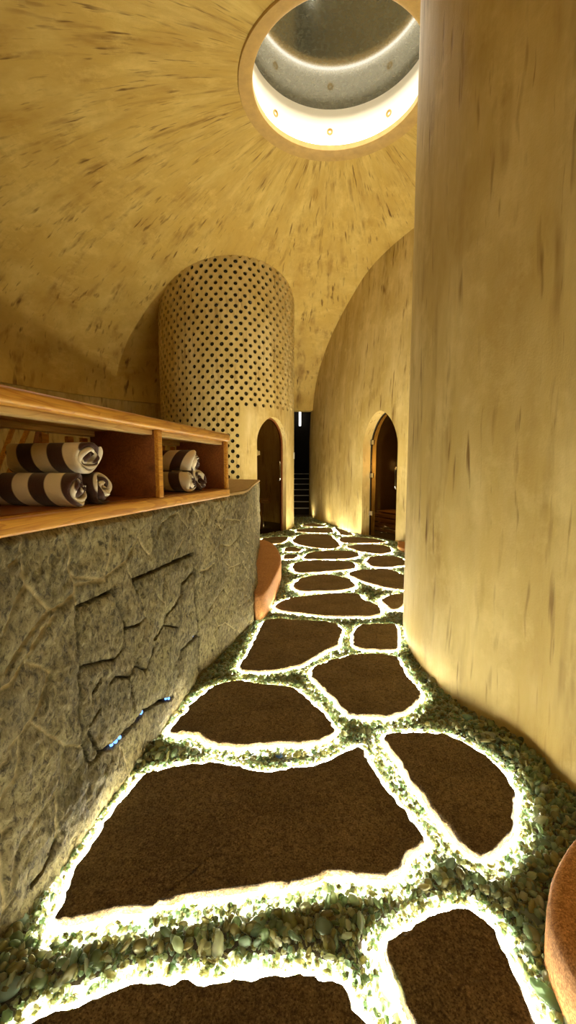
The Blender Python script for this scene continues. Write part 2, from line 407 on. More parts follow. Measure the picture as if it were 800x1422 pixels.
def sky_glass():
    t = NT('skylight_glass'); co = t.coord()
    d = t.n('ShaderNodeBsdfDiffuse'); t.l(t.mix(t.noise(co, 26, 5, .7), (.02, .02, .012), (.10, .095, .06)), d.inputs[0])
    g = t.n('ShaderNodeBsdfGlossy'); g.inputs['Roughness'].default_value = .09; g.inputs[0].default_value = (.92, .92, .86, 1)
    m = t.n('ShaderNodeMixShader'); m.inputs[0].default_value = .15
    t.l(d.outputs[0], m.inputs[1]); t.l(g.outputs[0], m.inputs[2]); t.l(m.outputs[0], t.out.inputs[0]); return t.m
M['sky_glass'] = sky_glass()
M['cap_glass'] = simple('dark_bottle_glass', (.012, .011, .008), .08, 0, .6)
M['chrome'] = simple('polished_steel', (.78, .77, .73), .18, 1)
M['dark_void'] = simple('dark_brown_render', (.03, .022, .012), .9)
M['sauna_wall'] = simple('sauna_boards', (.12, .065, .022), .6, nscale=8)
M['white_shaft'] = simple('white_shaft_paint', (.86, .82, .70), .6, nscale=5, namt=.04)
M['rim'] = simple('brown_ochre_rim', (.55, .35, .10), .6, nscale=14, namt=.25, bump=.3)
M['bed'] = simple('dark_bed', (.10, .075, .035), .9, nscale=20, bump=.5)
M['led'] = emit('floor_led', (1., .95, .77), LED)
M['led_tape'] = emit('floor_led_tape', (1., .96, .79), TAPE)
M['led_sky'] = emit('skylight_led', (1., .95, .84), SKYLED)
M['blue'] = emit('blue_led', (.12, .32, 1.), 3.0)
M['spot'] = emit('ground_spot_lens', (1., .94, .8), 90)
M['nosing'] = simple('pale_step_nosing', (.82, .78, .68), .5)
M['slit'] = emit('lit_slit', (1, .98, .92), 2.2)
M['plate'] = simple('white_plastic', (.8, .8, .76), .3)

def towel_mat():
    t = NT('striped_towel'); co = t.coord()
    s = t.n('ShaderNodeAttribute', attribute_name='stripe').outputs['Fac']
    f = t.math('FRACT', s)
    k = t.ramp(f, [(0, 1.), (.46, 1.), (.50, 0.), (.96, 0.), (1., 1.)])
    fz = t.noise(co, 260, 2)
    col = t.mix(k, (.78, .68, .50), (.060, .024, .014))
    t.principled(col, .9, t.bump(fz, .35, .004), spec=.15, **{'Sheen Weight': .3}); return t.m
M['towel'] = towel_mat()
# ------------------------------------------------------------------ plan of the place (metres; x right, y into the room, z up)
AX, AY = .48, 4.42                    # axis of the dome and its skylight
RD, ZS, HD = 5.1, 2.46, 2.27           # dome radius, spring height, rise
BED = -.06                            # top of the bed under the sea glass; stepping stones reach z = 0

def dome_z(r): return ZS + HD * math.sqrt(max(0, 1 - (r / RD) ** 2))

# ---- ceiling: a shell of revolution around the skylight
prof = []
for k in range(41):
    r = .86 + (RD - .86) * math.sin(PI / 2 * k / 40) ** .9
    prof.append((r, dome_z(r)))
prof += [(RD, 2.36), (RD + .25, 2.36), (RD + .25, 2.6)]
for k in range(12, -1, -1):
    r = 1.1 + (RD + .2 - 1.1) * k / 12
    prof.append((r, dome_z(min(r, RD) * .97) + .22))
prof += [(1.1, dome_z(.86))]
mb = MB().lathe(prof, 144)
ceil = mb.build('ceiling', M['plaster_dome'], smooth=True); ceil.location = (AX, AY, 0); tag(ceil, kind='structure')

# ---- drum wall under the dome, open where the stairs leave the room
V = []; F = []
a0, a1, n = math.radians(99.5), math.radians(445.5), 150
for i in range(n + 1):
    a = a0 + (a1 - a0) * i / n
    for r in (RD + .02, RD + .22):
        for z in (-.12, 2.42): V.append((r * math.cos(a), r * math.sin(a), z))
for i in range(n):
    b = i * 4; c = b + 4
    F += [(b, b + 1, c + 1, c), (b + 2, c + 2, c + 3, b + 3), (b + 1, b + 3, c + 3, c + 1)]
F += [(0, 2, 3, 1), (n * 4, n * 4 + 1, n * 4 + 3, n * 4 + 2)]
o = mesh_obj('wall_left', V, F, M['plaster_wall'], smooth=False, loc=(AX, AY, 0)); tag(o, kind='structure')

# ---- skylight
sk = empty('window_1', (AX, AY, dome_z(.86))); tag(sk, kind='structure')
MB().lathe([(.95, -.02), (.945, -.03), (.90, -.028), (.84, -.018), (.815, .0), (.815, .055), (.865, .055), (.865, 0), (.95, .03)], 96, closed=True).build('rim', M['rim'], sk, True)
MB().lathe([(.872, .04), (.872, .50), (.93, .50), (.93, .04)], 96, closed=True).build('shaft', M['white_shaft'], sk, True)
mb = MB(); mb.tube([(.842 * math.cos(2 * PI * k / 96), .842 * math.sin(2 * PI * k / 96), .072) for k in range(96)], .013, 8, closed=True)
mb.build('light_strip', M['led_sky'], sk, True)
mb = MB(); mb.lathe([(0, .47), (.90, .47), (.90, .485), (0, .485)], 96); mb.build('pane', M['sky_glass'], sk)
for k in range(8):
    a = math.radians(90 + 45 * k)
    mb = MB().lathe([(.012, -.004), (.026, -.004), (.034, .004), (.034, .012), (.026, .014), (.024, .004), (.012, .002)], 20, (.874 * math.cos(a), .874 * math.sin(a), .235), (-math.cos(a), -math.sin(a), 0), closed=True)
    mb.lathe([(0, -.003), (.024, -.003)], 20, (.871 * math.cos(a), .871 * math.sin(a), .235), (-math.cos(a), -math.sin(a), 0))
    mb.build('downlight_socket', M['rim'], sk, True)

# ---- floor bed
o = MB().box((-6, -2.5, -.16), (7, 16, BED + .032)).build('floor', M['bed']); tag(o, kind='structure')

# ---- big curved wall on the right
RW = [(3.6, 3.9), (2.8, 4.28), (1.95, 4.2), (1.3, 3.78), (.95, 3.3), (.80, 2.849), (.748, 2.501), (.747, 2.249), (.778, 2.015), (.838, 1.845), (.905, 1.73), (.952, 1.627), (.968, 1.523), (.968, 1.40), (.99, 1.29), (1.03, 1.1), (1.06, .7), (1.08, .2), (1.15, -.6), (1.3, -1.6)]
RWs = spline(RW, 8)
def loop_wall(name, pts, mat, z0=-.12, z1=4.95, flare=0.0):
    zs = [z0, BED, .03, .1, .25, .5, 1, 1.7, 2.6, 3.5, 4.3, z1]
    V = []; F = []; m = len(zs)
    nrm = []
    for i, p in enumerate(pts):
        a = pts[max(i - 1, 0)]; b = pts[min(i + 1, len(pts) - 1)]; t = (b - a).normalized(); nrm.append(Vector((t.y, -t.x)))
    for p, q in zip(pts, nrm):
        for z in zs:
            d = flare * math.exp(-max(z - BED, 0) / .16)
            V.append((p.x + q.x * d, p.y + q.y * d, z))
    for i in range(len(pts) - 1):
        for j in range(m - 1): F.append((i * m + j, i * m + j + 1, (i + 1) * m + j + 1, (i + 1) * m + j))
    back = len(V)
    for z in (z0, z1): V.append((pts[-1].x + 2, pts[-1].y, z))
    for z in (z0, z1): V.append((pts[-1].x + 2, pts[0].y, z))
    e = (len(pts) - 1) * m
    F += [(e, e + m - 1, back + 1, back), (back, back + 1, back + 3, back + 2), (back + 2, back + 3, m - 1, 0)]
    return mesh_obj(name, V, F, mat)
o = loop_wall('wall_right', RWs, M['plaster_wall'], flare=-.0)
o.data.polygons.foreach_set('use_smooth', [i < len(o.data.polygons) - 3 for i in range(len(o.data.polygons))]); tag(o, kind='structure')

# ---- generic wall patch with an arched doorway
def arch_outline(uc, hw, spring, apex, z0, point=0.0, nj=8, na=24):
    L = [(uc - hw, z0 + (spring - z0) * k / nj) for k in range(nj)]
    A = []
    for k in range(na + 1):
        a = PI - PI * k / na
        x, y = math.cos(a), math.sin(a)
        y = y ** (1 - .35 * point) if point < 0 else y * (1 - point) + point * (1 - abs(x) ** 1.55)
        A.append((uc + hw * x, spring + (apex - spring) * y))
    R = [(uc + hw, z0 + (spring - z0) * k / nj) for k in range(nj - 1, -1, -1)]
    return L + A + R, nj, na

def patch(mb, P, out, nj, na, u0, u1, z0, z1, spring, depth, rings=7, sink=.0):
    q = na // 4
    outer = [(u0, z0 + (spring - z0) * k / nj) for k in range(nj)]
    outer += [(u0, spring + (z1 - spring) * k / q) for k in range(q)]
    outer += [(u0 + (u1 - u0) * k / (2 * q), z1) for k in range(2 * q)]
    outer += [(u1, z1 - (z1 - spring) * k / q) for k in range(q + 1)]
    outer += [(u1, z0 + (spring - z0) * k / nj) for k in range(nj - 1, -1, -1)]
    n = len(out); V = []; F = []
    R = rings
    for r in range(R + 1):
        t = r / R
        for a, b in zip(outer, out):
            V.append(P(a[0] + (b[0] - a[0]) * t, a[1] + (b[1] - a[1]) * t, 0))
    # rounded arris, then the reveal
    for d in (.012, .03, depth * .5, depth):
        g = .012 * math.exp(-d / .012)
        for b in out: V.append(P(b[0], b[1], d))
        R += 1
    for r in range(R):
        for i in range(n - 1): F.append((r * n + i, r * n + i + 1, (r + 1) * n + i + 1, (r + 1) * n + i))
    mb.add(V, F)

# ---- perforated tower
TX_, TY_, TR = -1.107, 8.085, 1.22
TN = 50; TW = 2 * PI / TN; TROW = .083
def TP(th, z, d=0.): return (TX_ + (TR - d) * math.cos(th), TY_ + (TR - d) * math.sin(th), z)
pa0 = math.radians(-72.4); pa1 = pa0 + 9 * TW
prow = 26; TZ0 = -.08
tower = MB(); caps = MB()
c12 = [(.5, 0), (.5, .5), (.25, .5), (0, .5), (-.25, .5), (-.5, .5), (-.5, 0), (-.5, -.5), (-.25, -.5), (0, -.5), (.25, -.5), (.5, -.5)]
for row in range(60):
    zc = TZ0 + TROW * (row + .5)
    for k in range(TN):
        off = .5 * (row % 2)
        lo, hi = k + off, k + 1 + off           # cell columns counted from the door patch
        th = pa0 + TW * (k + .5 + off)
        def quad(a, b):
            us = [pa0 + TW * (a + (b - a) * j / 4) for j in range(5)]
            v = [TP(x, zc - TROW / 2) for x in us] + [TP(x, zc + TROW / 2) for x in us]
            tower.add(v, [(j, j + 1, j + 6, j + 5) for j in range(4)])
        if row < prow:
            if hi <= 9.01: continue
            if off and k == 8: quad(9, 9.5); continue
            if off and k == TN - 1: quad(TN - .5, TN); continue
        facing = math.cos(th - math.radians(-82.2))
        if facing < -.15 or zc < .55 or zc > 4.62: quad(lo, hi); continue
        hr = .0325 * (1 + rng.normal() * .035); jx, jz = rng.normal(0, .003, 2)
        bd = [TP(th + TW * x, zc + TROW * y) for x, y in c12]
        ho = []; hi_ = []
        for j in range(12):
            a = 2 * PI * j / 12
            ho.append(TP(th + (hr * math.cos(a) + jx) / TR, zc + hr * math.sin(a) + jz))
            hi_.append(TP(th + (hr * math.cos(a) + jx) / TR, zc + hr * math.sin(a) + jz, .045))
        V = bd + ho + hi_
        F = [(j, (j + 1) % 12, 12 + (j + 1) % 12, 12 + j) for j in range(12)] + [(12 + j, 12 + (j + 1) % 12, 24 + (j + 1) % 12, 24 + j) for j in range(12)]
        tower.add(V, F)
        tilt = rng.normal(0, .006, 2)
        cv = [TP(th + (hr * 1.05 * math.cos(2 * PI * j / 12) + jx) / TR, zc + hr * 1.05 * math.sin(2 * PI * j / 12) + jz, .036 + tilt[0] * math.cos(2 * PI * j / 12) + tilt[1] * math.sin(2 * PI * j / 12)) for j in range(12)]
        cv.append(TP(th + jx / TR, zc + jz, .026))
        caps.add(cv, [(j, (j + 1) % 12, 12) for j in range(12)])
ztop = TZ0 + prow * TROW
dA, dB = math.radians(-60.6), math.radians(-28.2)
d1c, d1h = (dA + dB) / 2, (dB - dA) / 2
out1, nj, na = arch_outline(d1c, d1h, 1.52, 1.95, TZ0, .12)
patch(tower, lambda u, z, d: TP(u, z, d), out1, nj, na, pa0, pa1, TZ0, ztop, 1.56, .10)
# inner skin so the shell has a thickness
n = 64; V = []; F = []
iv = []
for i in range(n + 1):
    th = dB + (2 * PI - (dB - dA)) * i / n
    V += [TP(th, TZ0, .12), TP(th, 4.9, .12)]
F = [(2 * i, 2 * i + 1, 2 * i + 3, 2 * i + 2) for i in range(n)]
tower.add(V, F)
V = [TP(dA + (dB - dA) * i / 12, z, .12) for i in range(13) for z in (1.95, 4.9)]
tower.add(V, [(2 * i, 2 * i + 1, 2 * i + 3, 2 * i + 2) for i in range(12)])
o = tower.build('wall_tower', M['plaster_tower']); tag(o, kind='structure')
c = caps.build('bottle_glass', M['cap_glass'], o); c['kind'] = 'stuff'; c['label'] = 'dark bottle glass set in the tower holes'

def arch_fill(mb, P, out, d0, d1, zc):
    """solid pane filling an arch outline between two depths"""
    n = len(out); V = []
    uc = sum(p[0] for p in out) / n
    for d in (d0, d1):
        V += [P(u, z, d) for u, z in out]
    F = []
    for i in range(n // 2):   # strips between the left and the right half
        j = n - 1 - i
        if i + 1 < j - 0 and i + 1 <= j - 1:
            F += [(i, i + 1, j - 1, j), (n + i, n + j, n + j - 1, n + i + 1)]
    for i in range(n): F.append((i, n + i, n + (i + 1) % n, (i + 1) % n))
    mb.add(V, F)
def shrink(out, k, uscale):
    """inset an outline by k metres (u in units of uscale metres)"""
    n = len(out); r = []
    for i in range(n):
        a = out[max(i - 1, 0)]; b = out[min(i + 1, n - 1)]
        tx, tz = (b[0] - a[0]) * uscale, b[1] - a[1]; l = math.hypot(tx, tz) or 1
        r.append((out[i][0] + tz / l * k / uscale, out[i][1] - tx / l * k))
    return r
def arch_band(mb, P, o1, o2, d0, d1):
    n = len(o1); V = []
    for out, d in ((o1, d0), (o2, d0), (o2, d1), (o1, d1)): V += [P(u, z, d) for u, z in out]
    F = []
    for k in range(4):
        for i in range(n - 1): F.append((k * n + i, k * n + i + 1, ((k + 1) % 4) * n + i + 1, ((k + 1) % 4) * n + i))
    F += [(0, n, 2 * n, 3 * n), (n - 1, 4 * n - 1, 3 * n - 1, 2 * n - 1)]
    mb.add(V, F)

def lever(mb, p0, out_dir, along, up=True): pass

# flat pane for the tower door (a chord, not the curve)
A3, B3 = Vector(TP(dA, 0, .085)), Vector(TP(dB, 0, .085))
def DP1(u, z, d):
    t = (u - dA) / (dB - dA); p = A3.lerp(B3, t); nrm = Vector((B3.y - A3.y, A3.x - B3.x, 0)).normalized()
    q = p - nrm * (d) + nrm * .02
    return (q.x, q.y, z)
us1 = (B3 - A3).length / (dB - dA)
d1 = empty('door_1', tuple((A3 + B3) / 2) ); tag(d1, kind='structure')
d1.location = (0, 0, 0)
in1 = shrink(out1, .022, us1)
mb = MB(); arch_band(mb, DP1, out1, in1, .0, .05); mb.build('frame', M['wood_dark'], d1)
mb = MB(); arch_fill(mb, DP1, in1, .018, .028, 0); mb.build('pane', M['door_glass'], d1)
def door_bits(P, ul, ur, us, root, hinge_zs, handle_u, z_handle=1.05):
    for z in hinge_zs:
        mb = MB()
        mb.tube([P(ul, z - .05, -.012), P(ul, z + .05, -.012)], .011, 10)
        c = [P(ul, z - .035, -.004), P(ul + .07 / us, z - .035, -.004), P(ul + .07 / us, z + .035, -.004), P(ul, z + .035, -.004)]
        c2 = [P(ul, z - .035, .015), P(ul + .07 / us, z - .035, .015), P(ul + .07 / us, z + .035, .015), P(ul, z + .035, .015)]
        mb.add(c + c2, [(0, 1, 2, 3), (4, 7, 6, 5), (0, 4, 5, 1), (1, 5, 6, 2), (2, 6, 7, 3), (3, 7, 4, 0)])
        mb.build('hinge', M['chrome'], root)
    mb = MB()
    mb.tube([P(handle_u, z_handle - .16, .012), P(handle_u, z_handle - .16, -.05), P(handle_u, z_handle - .13, -.06), P(handle_u, z_handle + .13, -.06), P(handle_u, z_handle + .16, -.05), P(handle_u, z_handle + .16, .012)], .011, 10)
    mb.build('handle', M['chrome'], root, True)
door_bits(DP1, in1[0][0], in1[-1][0], us1, d1, (.25, 1.35), in1[-1][0] - .10 / us1)

# inside the tower: a bench that shows as a pale line through the glass
bn = empty('plunge_bench', (TX_ + .05, TY_ - .1, BED)); tag(bn, 'pale plank bench dimly seen behind the glass door of the holed tower', 'bench')
MB().box((-.75, -.2, .52), (.72, .22, .57), .008).build('seat', M['bench_wood'], bn)
for sx in (-.55, .55): MB().box((sx - .03, -.16, 0), (sx + .03, .18, .52), .006).build('leg', M['bench_wood'], bn)

# ---- convex wall with the pointed door
WP = [(2.9, 11.4), (1.5, 11.3), (.80, 10.85), (.54, 10.3), (.495, 9.85), (.53, 9.45), (.72, 8.7), (.95, 7.9), (1.19, 7.12), (1.60, 6.32), (2.15, 5.45), (2.9, 4.7), (4.0, 4.1)]
WS = spline(WP, 14)
cum = [0.]
for a, b in zip(WS, WS[1:]): cum.append(cum[-1] + (b - a).length)
def WPt(u, z, d=0.):
    u = min(max(u, 0), cum[-1] - 1e-4)
    i = next(k for k in range(len(cum) - 1) if cum[k + 1] > u)
    t = (u - cum[i]) / (cum[i + 1] - cum[i]); p = WS[i].lerp(WS[i + 1], t)
    e = .05
    ua, ub = max(u - e, 0), min(u + e, cum[-1] - 1e-4)
    def raw(w):
        k = next(k for k in range(len(cum) - 1) if cum[k + 1] > w); s = (w - cum[k]) / (cum[k + 1] - cum[k]); return WS[k].lerp(WS[k + 1], s)
    tg = (raw(ub) - raw(ua)).normalized()
    nin = Vector((-tg.y, tg.x))              # into the room behind
    d += .075 * max(0, z - 2.0)               # the wall leans back towards the dome
    return (p.x + nin.x * d, p.y + nin.y * d, z)
def u_at(y):                                  # arc length where the visible face reaches this y
    for k in range(len(WS) - 1):
        if WS[k].y >= y >= WS[k + 1].y and WS[k].y < 10.5: return cum[k] + (cum[k + 1] - cum[k]) * (WS[k].y - y) / (WS[k].y - WS[k + 1].y)
uL, uR = u_at(7.03), u_at(6.30)
pu0, pu1, pz1 = uL - .35, uR + .35, 2.35
wm = MB()
zs = [-.12, 0, .3, .7, 1.2, 1.7, 2.35, 3., 3.8, 4.95]
def wcols(ua, ub, n, zl):
    V = [WPt(ua + (ub - ua) * i / n, z) for i in range(n + 1) for z in zl]; m = len(zl)
    wm.add(V, [(i * m + j, i * m + j + 1, (i + 1) * m + j + 1, (i + 1) * m + j) for i in range(n) for j in range(m - 1)])
wcols(0, pu0, 70, zs); wcols(pu1, cum[-1], 24, zs); wcols(pu0, pu1, 6, [z for z in zs if z >= 2.35])
d2c, d2h = (uL + uR) / 2, (uR - uL) / 2
out2, nj, na = arch_outline(d2c, d2h, 1.42, 1.98, -.12, .25)
patch(wm, WPt, out2, nj, na, pu0, pu1, -.12, pz1, 1.42, .26)
o = wm.build('wall_back', M['plaster_wall'], smooth=True); tag(o, kind='structure')
d2 = empty('door_2', (0, 0, 0)); tag(d2, kind='structure')
in2 = shrink(out2, .012, 1)
A4, B4 = Vector(WPt(uL, 0, .15)), Vector(WPt(uR, 0, .15))
def DP2(u, z, d):
    p = A4.lerp(B4, (u - uL) / (uR - uL)); nrm = Vector((-(B4 - A4).y, (B4 - A4).x, 0)).normalized(); q = p + nrm * d
    return (q.x, q.y, z)
mb = MB(); arch_band(mb, DP2, out2, in2, .0, .03); mb.build('frame', M['dark_void'], d2)
mb = MB(); arch_fill(mb, DP2, in2, .008, .018, 0); mb.build('pane', M['door_glass'], d2)
door_bits(DP2, in2[0][0], in2[-1][0], 1, d2, (.35, .98, 1.52), in2[-1][0] - .12, .95)

# the cabin behind it
Wc = Vector(WPt(d2c, 0)); tg = (Vector(WPt(uR, 0)) - Vector(WPt(uL, 0))).normalized(); nin = Vector((-tg.y, tg.x, 0))
rz = math.atan2(tg.y, tg.x)
cab = empty('wall_cabin', (Wc.x, Wc.y, BED), rz); tag(cab, kind='structure')     # local x along the wall, local y into the cabin
for nm, lo, hi in (('back_boards', (-1.0, 1.75, 0), (1.0, 1.8, 2.4)), ('side_boards', (-1.05, .34, 0), (-1.0, 1.8, 2.4)), ('side_boards', (1.0, .34, 0), (1.05, 1.8, 2.4)), ('roof_boards', (-1.05, .34, 2.4), (1.05, 1.8, 2.45))):
    MB().box(lo, hi).build(nm, M['sauna_wall'], cab)
sb = empty('slatted_bench', (Wc.x + nin.x * .62, Wc.y + nin.y * .62, BED), rz); tag(sb, 'low slatted wooden bench behind the pointed glass door', 'bench')
for k in range(4): MB().box((-.8, -.02, .04 + .085 * k), (.8, .01, .105 + .085 * k), .006).build('slat', M['bench_wood'], sb)
for k in range(4): MB().box((-.8, .03 + .1 * k, .375), (.8, .115 + .1 * k, .40), .006).build('slat', M['bench_wood'], sb)
for sx in (-.7, .7): MB().box((sx - .03, .011, 0), (sx + .03, .40, .375), .004).build('leg', M['bench_wood'], sb)
ht = empty('water_ladle', (Wc.x + nin.x * .85 + .0, Wc.y + nin.y * .85, BED + .40), rz + .5); tag(ht, 'shiny metal ladle resting on the bench behind the pointed door', 'ladle')
MB().lathe([(0, .0), (.04, .004), (.055, .03), (.06, .06), (.056, .06), (.05, .03), (.036, .010), (0, .008)], 24).build('bowl', M['chrome'], ht, True)
MB().tube([(.055, 0, .055), (.12, 0, .10), (.34, 0, .19)], .007, 8).build('handle', M['chrome'], ht, True)

# ---- stairs beyond the gap
st = empty('staircase', (.1, 10.3, BED)); tag(st, 'dark staircase with pale step edges beyond the gap beside the tower', 'staircase')
for k in range(7):
    z = .18 + .135 * k; y = .3 * k
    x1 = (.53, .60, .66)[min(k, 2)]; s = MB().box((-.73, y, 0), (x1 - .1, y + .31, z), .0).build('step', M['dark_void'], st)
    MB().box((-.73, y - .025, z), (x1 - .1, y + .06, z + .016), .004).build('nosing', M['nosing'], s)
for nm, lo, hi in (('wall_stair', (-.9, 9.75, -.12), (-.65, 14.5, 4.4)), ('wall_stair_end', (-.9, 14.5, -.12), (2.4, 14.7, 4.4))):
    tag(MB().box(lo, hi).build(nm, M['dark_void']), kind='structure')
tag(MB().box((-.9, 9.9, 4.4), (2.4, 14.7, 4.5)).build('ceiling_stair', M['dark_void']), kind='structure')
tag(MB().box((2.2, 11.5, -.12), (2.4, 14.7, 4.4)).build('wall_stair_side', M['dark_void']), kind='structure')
# leaning rock slab on the right of the steps
bm = bmesh.new(); bmesh.ops.create_icosphere(bm, subdivisions=4, radius=1)
for v in bm.verts:
    n0 = mn.fractal(v.co * 1.7 + Vector((3, 1, 2)), .9, 2, 4)
    v.co = Vector((v.co.x * .20 + max(v.co.z, -1) * -.17, v.co.y * .5, v.co.z * 1.66)) * (1 + .14 * n0)
mb = MB().add([v.co[:] for v in bm.verts], [[v.index for v in f.verts] for f in bm.faces]); bm.free()
o = mb.build('leaning_boulder', rock('tan_rock', (.22, .16, .08), (.34, .25, .13), (.08, .05, .02), .6), None, True); o.location = (1.02, 12.2, 1.62)
tag(o, 'tall tan rock leaning over the right side of the dark stairs', 'rock')
sl = empty('light_slit', (.40, 14.45, 2.5)); tag(sl, 'slender white sliver of light high above the dark stairs', 'light slit')  # sliver of light shining through, given an added glowing body
MB().box((-.035, -.03, 0), (.035, 0, .62), .01).build('slit_pane', M['slit'], sl)
MB().box((-.045, 0, -.02), (.045, .05, .64), .01).build('slit_backing', M['dark_void'], sl)
# ------------------------------------------------------------------ stone counter
TXp = [(-2, -1.3154), (2.5, -.318), (2.65, -.288), (2.85, -.283), (3.3, -.30), (4.0, -.325), (5.0, -.345)]
BXp = [(-2, -1.3154), (.5, -.761), (.883, -.676), (1.567, -.569), (2.134, -.49), (2.6, -.365), (2.956, -.262), (3.2, -.235), (3.34, -.227), (3.6, -.27), (4.0, -.31), (5.0, -.345)]
ZT, ZB = .94, -.10
cols = []
y = -1.0
while y < 5.0:
    cols.append(((itp(TXp, y), y), (itp(BXp, y), y), y))
    y += .0045 if .55 < y < 3.45 else .02
for k in range(14):
    a = PI / 2 * k / 13
    p = (-.345 - .25 + .25 * math.cos(a), 5.0 + .25 * math.sin(a)); cols.append((p, p, 5.0 + .25 * a))
for k in range(1, 12): cols.append(((-.595 - .03 * k, 5.25), (-.595 - .03 * k, 5.25), 5.39 + .03 * k))
nz = 225
zz = np.linspace(ZB, ZT, nz)
t = (np.clip((.94 - zz) / 1.0, 0, None)) ** 1.5
T = np.array([c[0] for c in cols]); B = np.array([c[1] for c in cols]); U = np.array([c[2] for c in cols])
PX = T[:, None, 0] * (1 - t) + B[:, None, 0] * t; PY = T[:, None, 1] * (1 - t) + B[:, None, 1] * t
dT = np.gradient(T, axis=0); N2 = np.stack([dT[:, 1], -dT[:, 0]], 1); N2 /= np.linalg.norm(N2, axis=1)[:, None] + 1e-9
UU = np.repeat(U[:, None], nz, 1); ZZ = np.repeat(zz[None], len(cols), 0)
# wobble the joint lookup so lines are not ruler straight
WU = np.empty_like(UU); WZ = np.empty_like(ZZ); ROUGH = np.empty_like(UU); TONE = np.empty_like(UU); CHIP = np.empty_like(UU)
for i in range(len(cols)):
    for j in range(0, nz):
        q = Vector((U[i], zz[j], .3))
        if j % 2 == 0:
            WU[i, j] = mn.noise(q * 16); WZ[i, j] = mn.noise(q * 16 + Vector((7, 3, 1)))
        else: WU[i, j] = WU[i, j - 1]; WZ[i, j] = WZ[i, j - 1]
        ROUGH[i, j] = mn.fractal(q * 9, .75, 2.1, 3) + .55 * mn.fractal(q * 42, .7, 2.1, 3)
        CHIP[i, j] = mn.voronoi(Vector((U[i] * 15, zz[j] * 9, .5)))[0][0] - .4
        TONE[i, j] = mn.cell(Vector((U[i] * 5.5 + .35 * math.sin(zz[j] * 9), zz[j] * 5.5 + .4 * math.sin(U[i] * 8), 3.))) * .35 + .5 * mn.noise(q * 4.3 + Vector((0, 0, 9)))
su = UU + WU * .0035; sz = ZZ + WZ * .0035
dm = np.full(UU.shape, 9.); dc = np.full(UU.shape, 9.)
def seg_dist(arr, a, b, w):
    ax, az = a; bx, bz = b; dx, dz = bx - ax, bz - az; L = dx * dx + dz * dz + 1e-12
    pad = .06
    iu = np.where((U > min(ax, bx) - pad) & (U < max(ax, bx) + pad))[0]
    if not len(iu): return
    s = slice(iu[0], iu[-1] + 1)
    k = np.clip(((su[s] - ax) * dx + (sz[s] - az) * dz) / L, 0, 1)
    d = np.hypot(su[s] - ax - k * dx, sz[s] - az - k * dz) / w
    arr[s] = np.minimum(arr[s], d)
for kind, w, P in JOINTS:
    for a, b in zip(P, P[1:]): seg_dist(dm if kind == 'm' else dc, a, b, w * (.00078 if kind == 'm' else .00125))
# joints of the stones the list does not reach
seeds = []
for i in range(60):
    for j in range(7):
        seeds.append((-1.1 + i * .115 + rng.uniform(-.05, .05), -.15 + j * .17 + (.085 if i % 2 else 0) + rng.uniform(-.06, .06)))
seeds = np.array(seeds)
d1_ = np.full(UU.shape, 9.); d2_ = np.full(UU.shape, 9.)
for s in seeds:
    d = np.hypot(su - s[0], sz - s[1]); new = np.minimum(d1_, d); d2_ = np.minimum(d2_, np.maximum(d1_, d)); d1_ = new
vor = (d2_ - d1_) * .5 / (.0026)
mask = (UU < .93) | (UU > 2.66)
dm = np.where(mask, np.minimum(dm, vor), dm)
sm = lambda x: np.clip(x, 0, 1) ** 2 * (3 - 2 * np.clip(x, 0, 1))
groove = .006 * (1 - sm((dm - .6) / 1.0)) * (dm < 3) + .028 * (1 - sm((dc - .5) / .7)) * (dc < 3)
disp = .004 + ROUGH * .0075 + CHIP * .012 - groove + .004 * sm(np.minimum(dm, dc) / 8)
lip = sm((ZT - ZZ) / .02)
disp *= lip
PX = PX + N2[:, None, 0] * disp; PY = PY + N2[:, None, 1] * disp
V = np.stack([PX, PY, ZZ], -1).reshape(-1, 3); nc = len(cols)
I = np.arange(nc * nz).reshape(nc, nz)
F = np.stack([I[:-1, :-1], I[1:, :-1], I[1:, 1:], I[:-1, 1:]], -1).reshape(-1, 4)
# top and back
TB = []
bx = lambda c: (c[0][0] - .5, c[0][1] + .11)
topv = []
for k, c in enumerate(cols):
    yb = min(c[0][1] + .05, 5.0); topv.append((-.93 if c[0][1] > 2.2 else itp(TXp, c[0][1]) - .46, min(c[0][1], 5.2), ZT))
tv = np.array(topv); bv = tv.copy(); bv[:, 2] = ZB
base = len(V); V = np.concatenate([V, tv, bv]); k = np.arange(nc - 1)
F = np.concatenate([F, np.stack([I[:-1, -1], I[1:, -1], base + k + 1, base + k], 1), np.stack([base + k, base + k + 1, base + nc + k + 1, base + nc + k], 1)])
pad0 = np.zeros(2 * nc)
counter = np_mesh('wall_counter', V, F, M['counter_stone'], attrs={
    'mortar': np.concatenate([(1 - sm((dm - .55) / .9)).ravel(), pad0]), 'gap': np.concatenate([(1 - sm((dc - .5) / .8)).ravel(), pad0]),
    'tone': np.concatenate([np.clip(.5 + TONE * .9, 0, 1).ravel(), pad0 + .5])})
tag(counter, kind='structure')
# unseen low wall added to block path light from reaching behind the counter
tag(MB().box((-.95, 5.12, -.12), (-.72, 6.98, .80), .02).build('wall_light_block', M['counter_stone']), kind='structure')
# blue lamps glinting behind the loose stones of the access hatch
for (y, z) in BLUE:
    zt = max(0, (.94 - z)) ** 1.5; x = itp(TXp, y) * (1 - zt) + itp(BXp, y) * zt
    bm = bmesh.new(); bmesh.ops.create_icosphere(bm, subdivisions=2, radius=.006)
    s = random.uniform(.8, 1.5)
    mb = MB().add([(x - .006 + v.co.x * s, y + v.co.y * s, z + v.co.z * s * random.uniform(1.0, 1.15)) for v in bm.verts], [[v.index for v in f.verts] for f in bm.faces]); bm.free()
    mb.build('blue_lamp', M['blue'], counter, True)
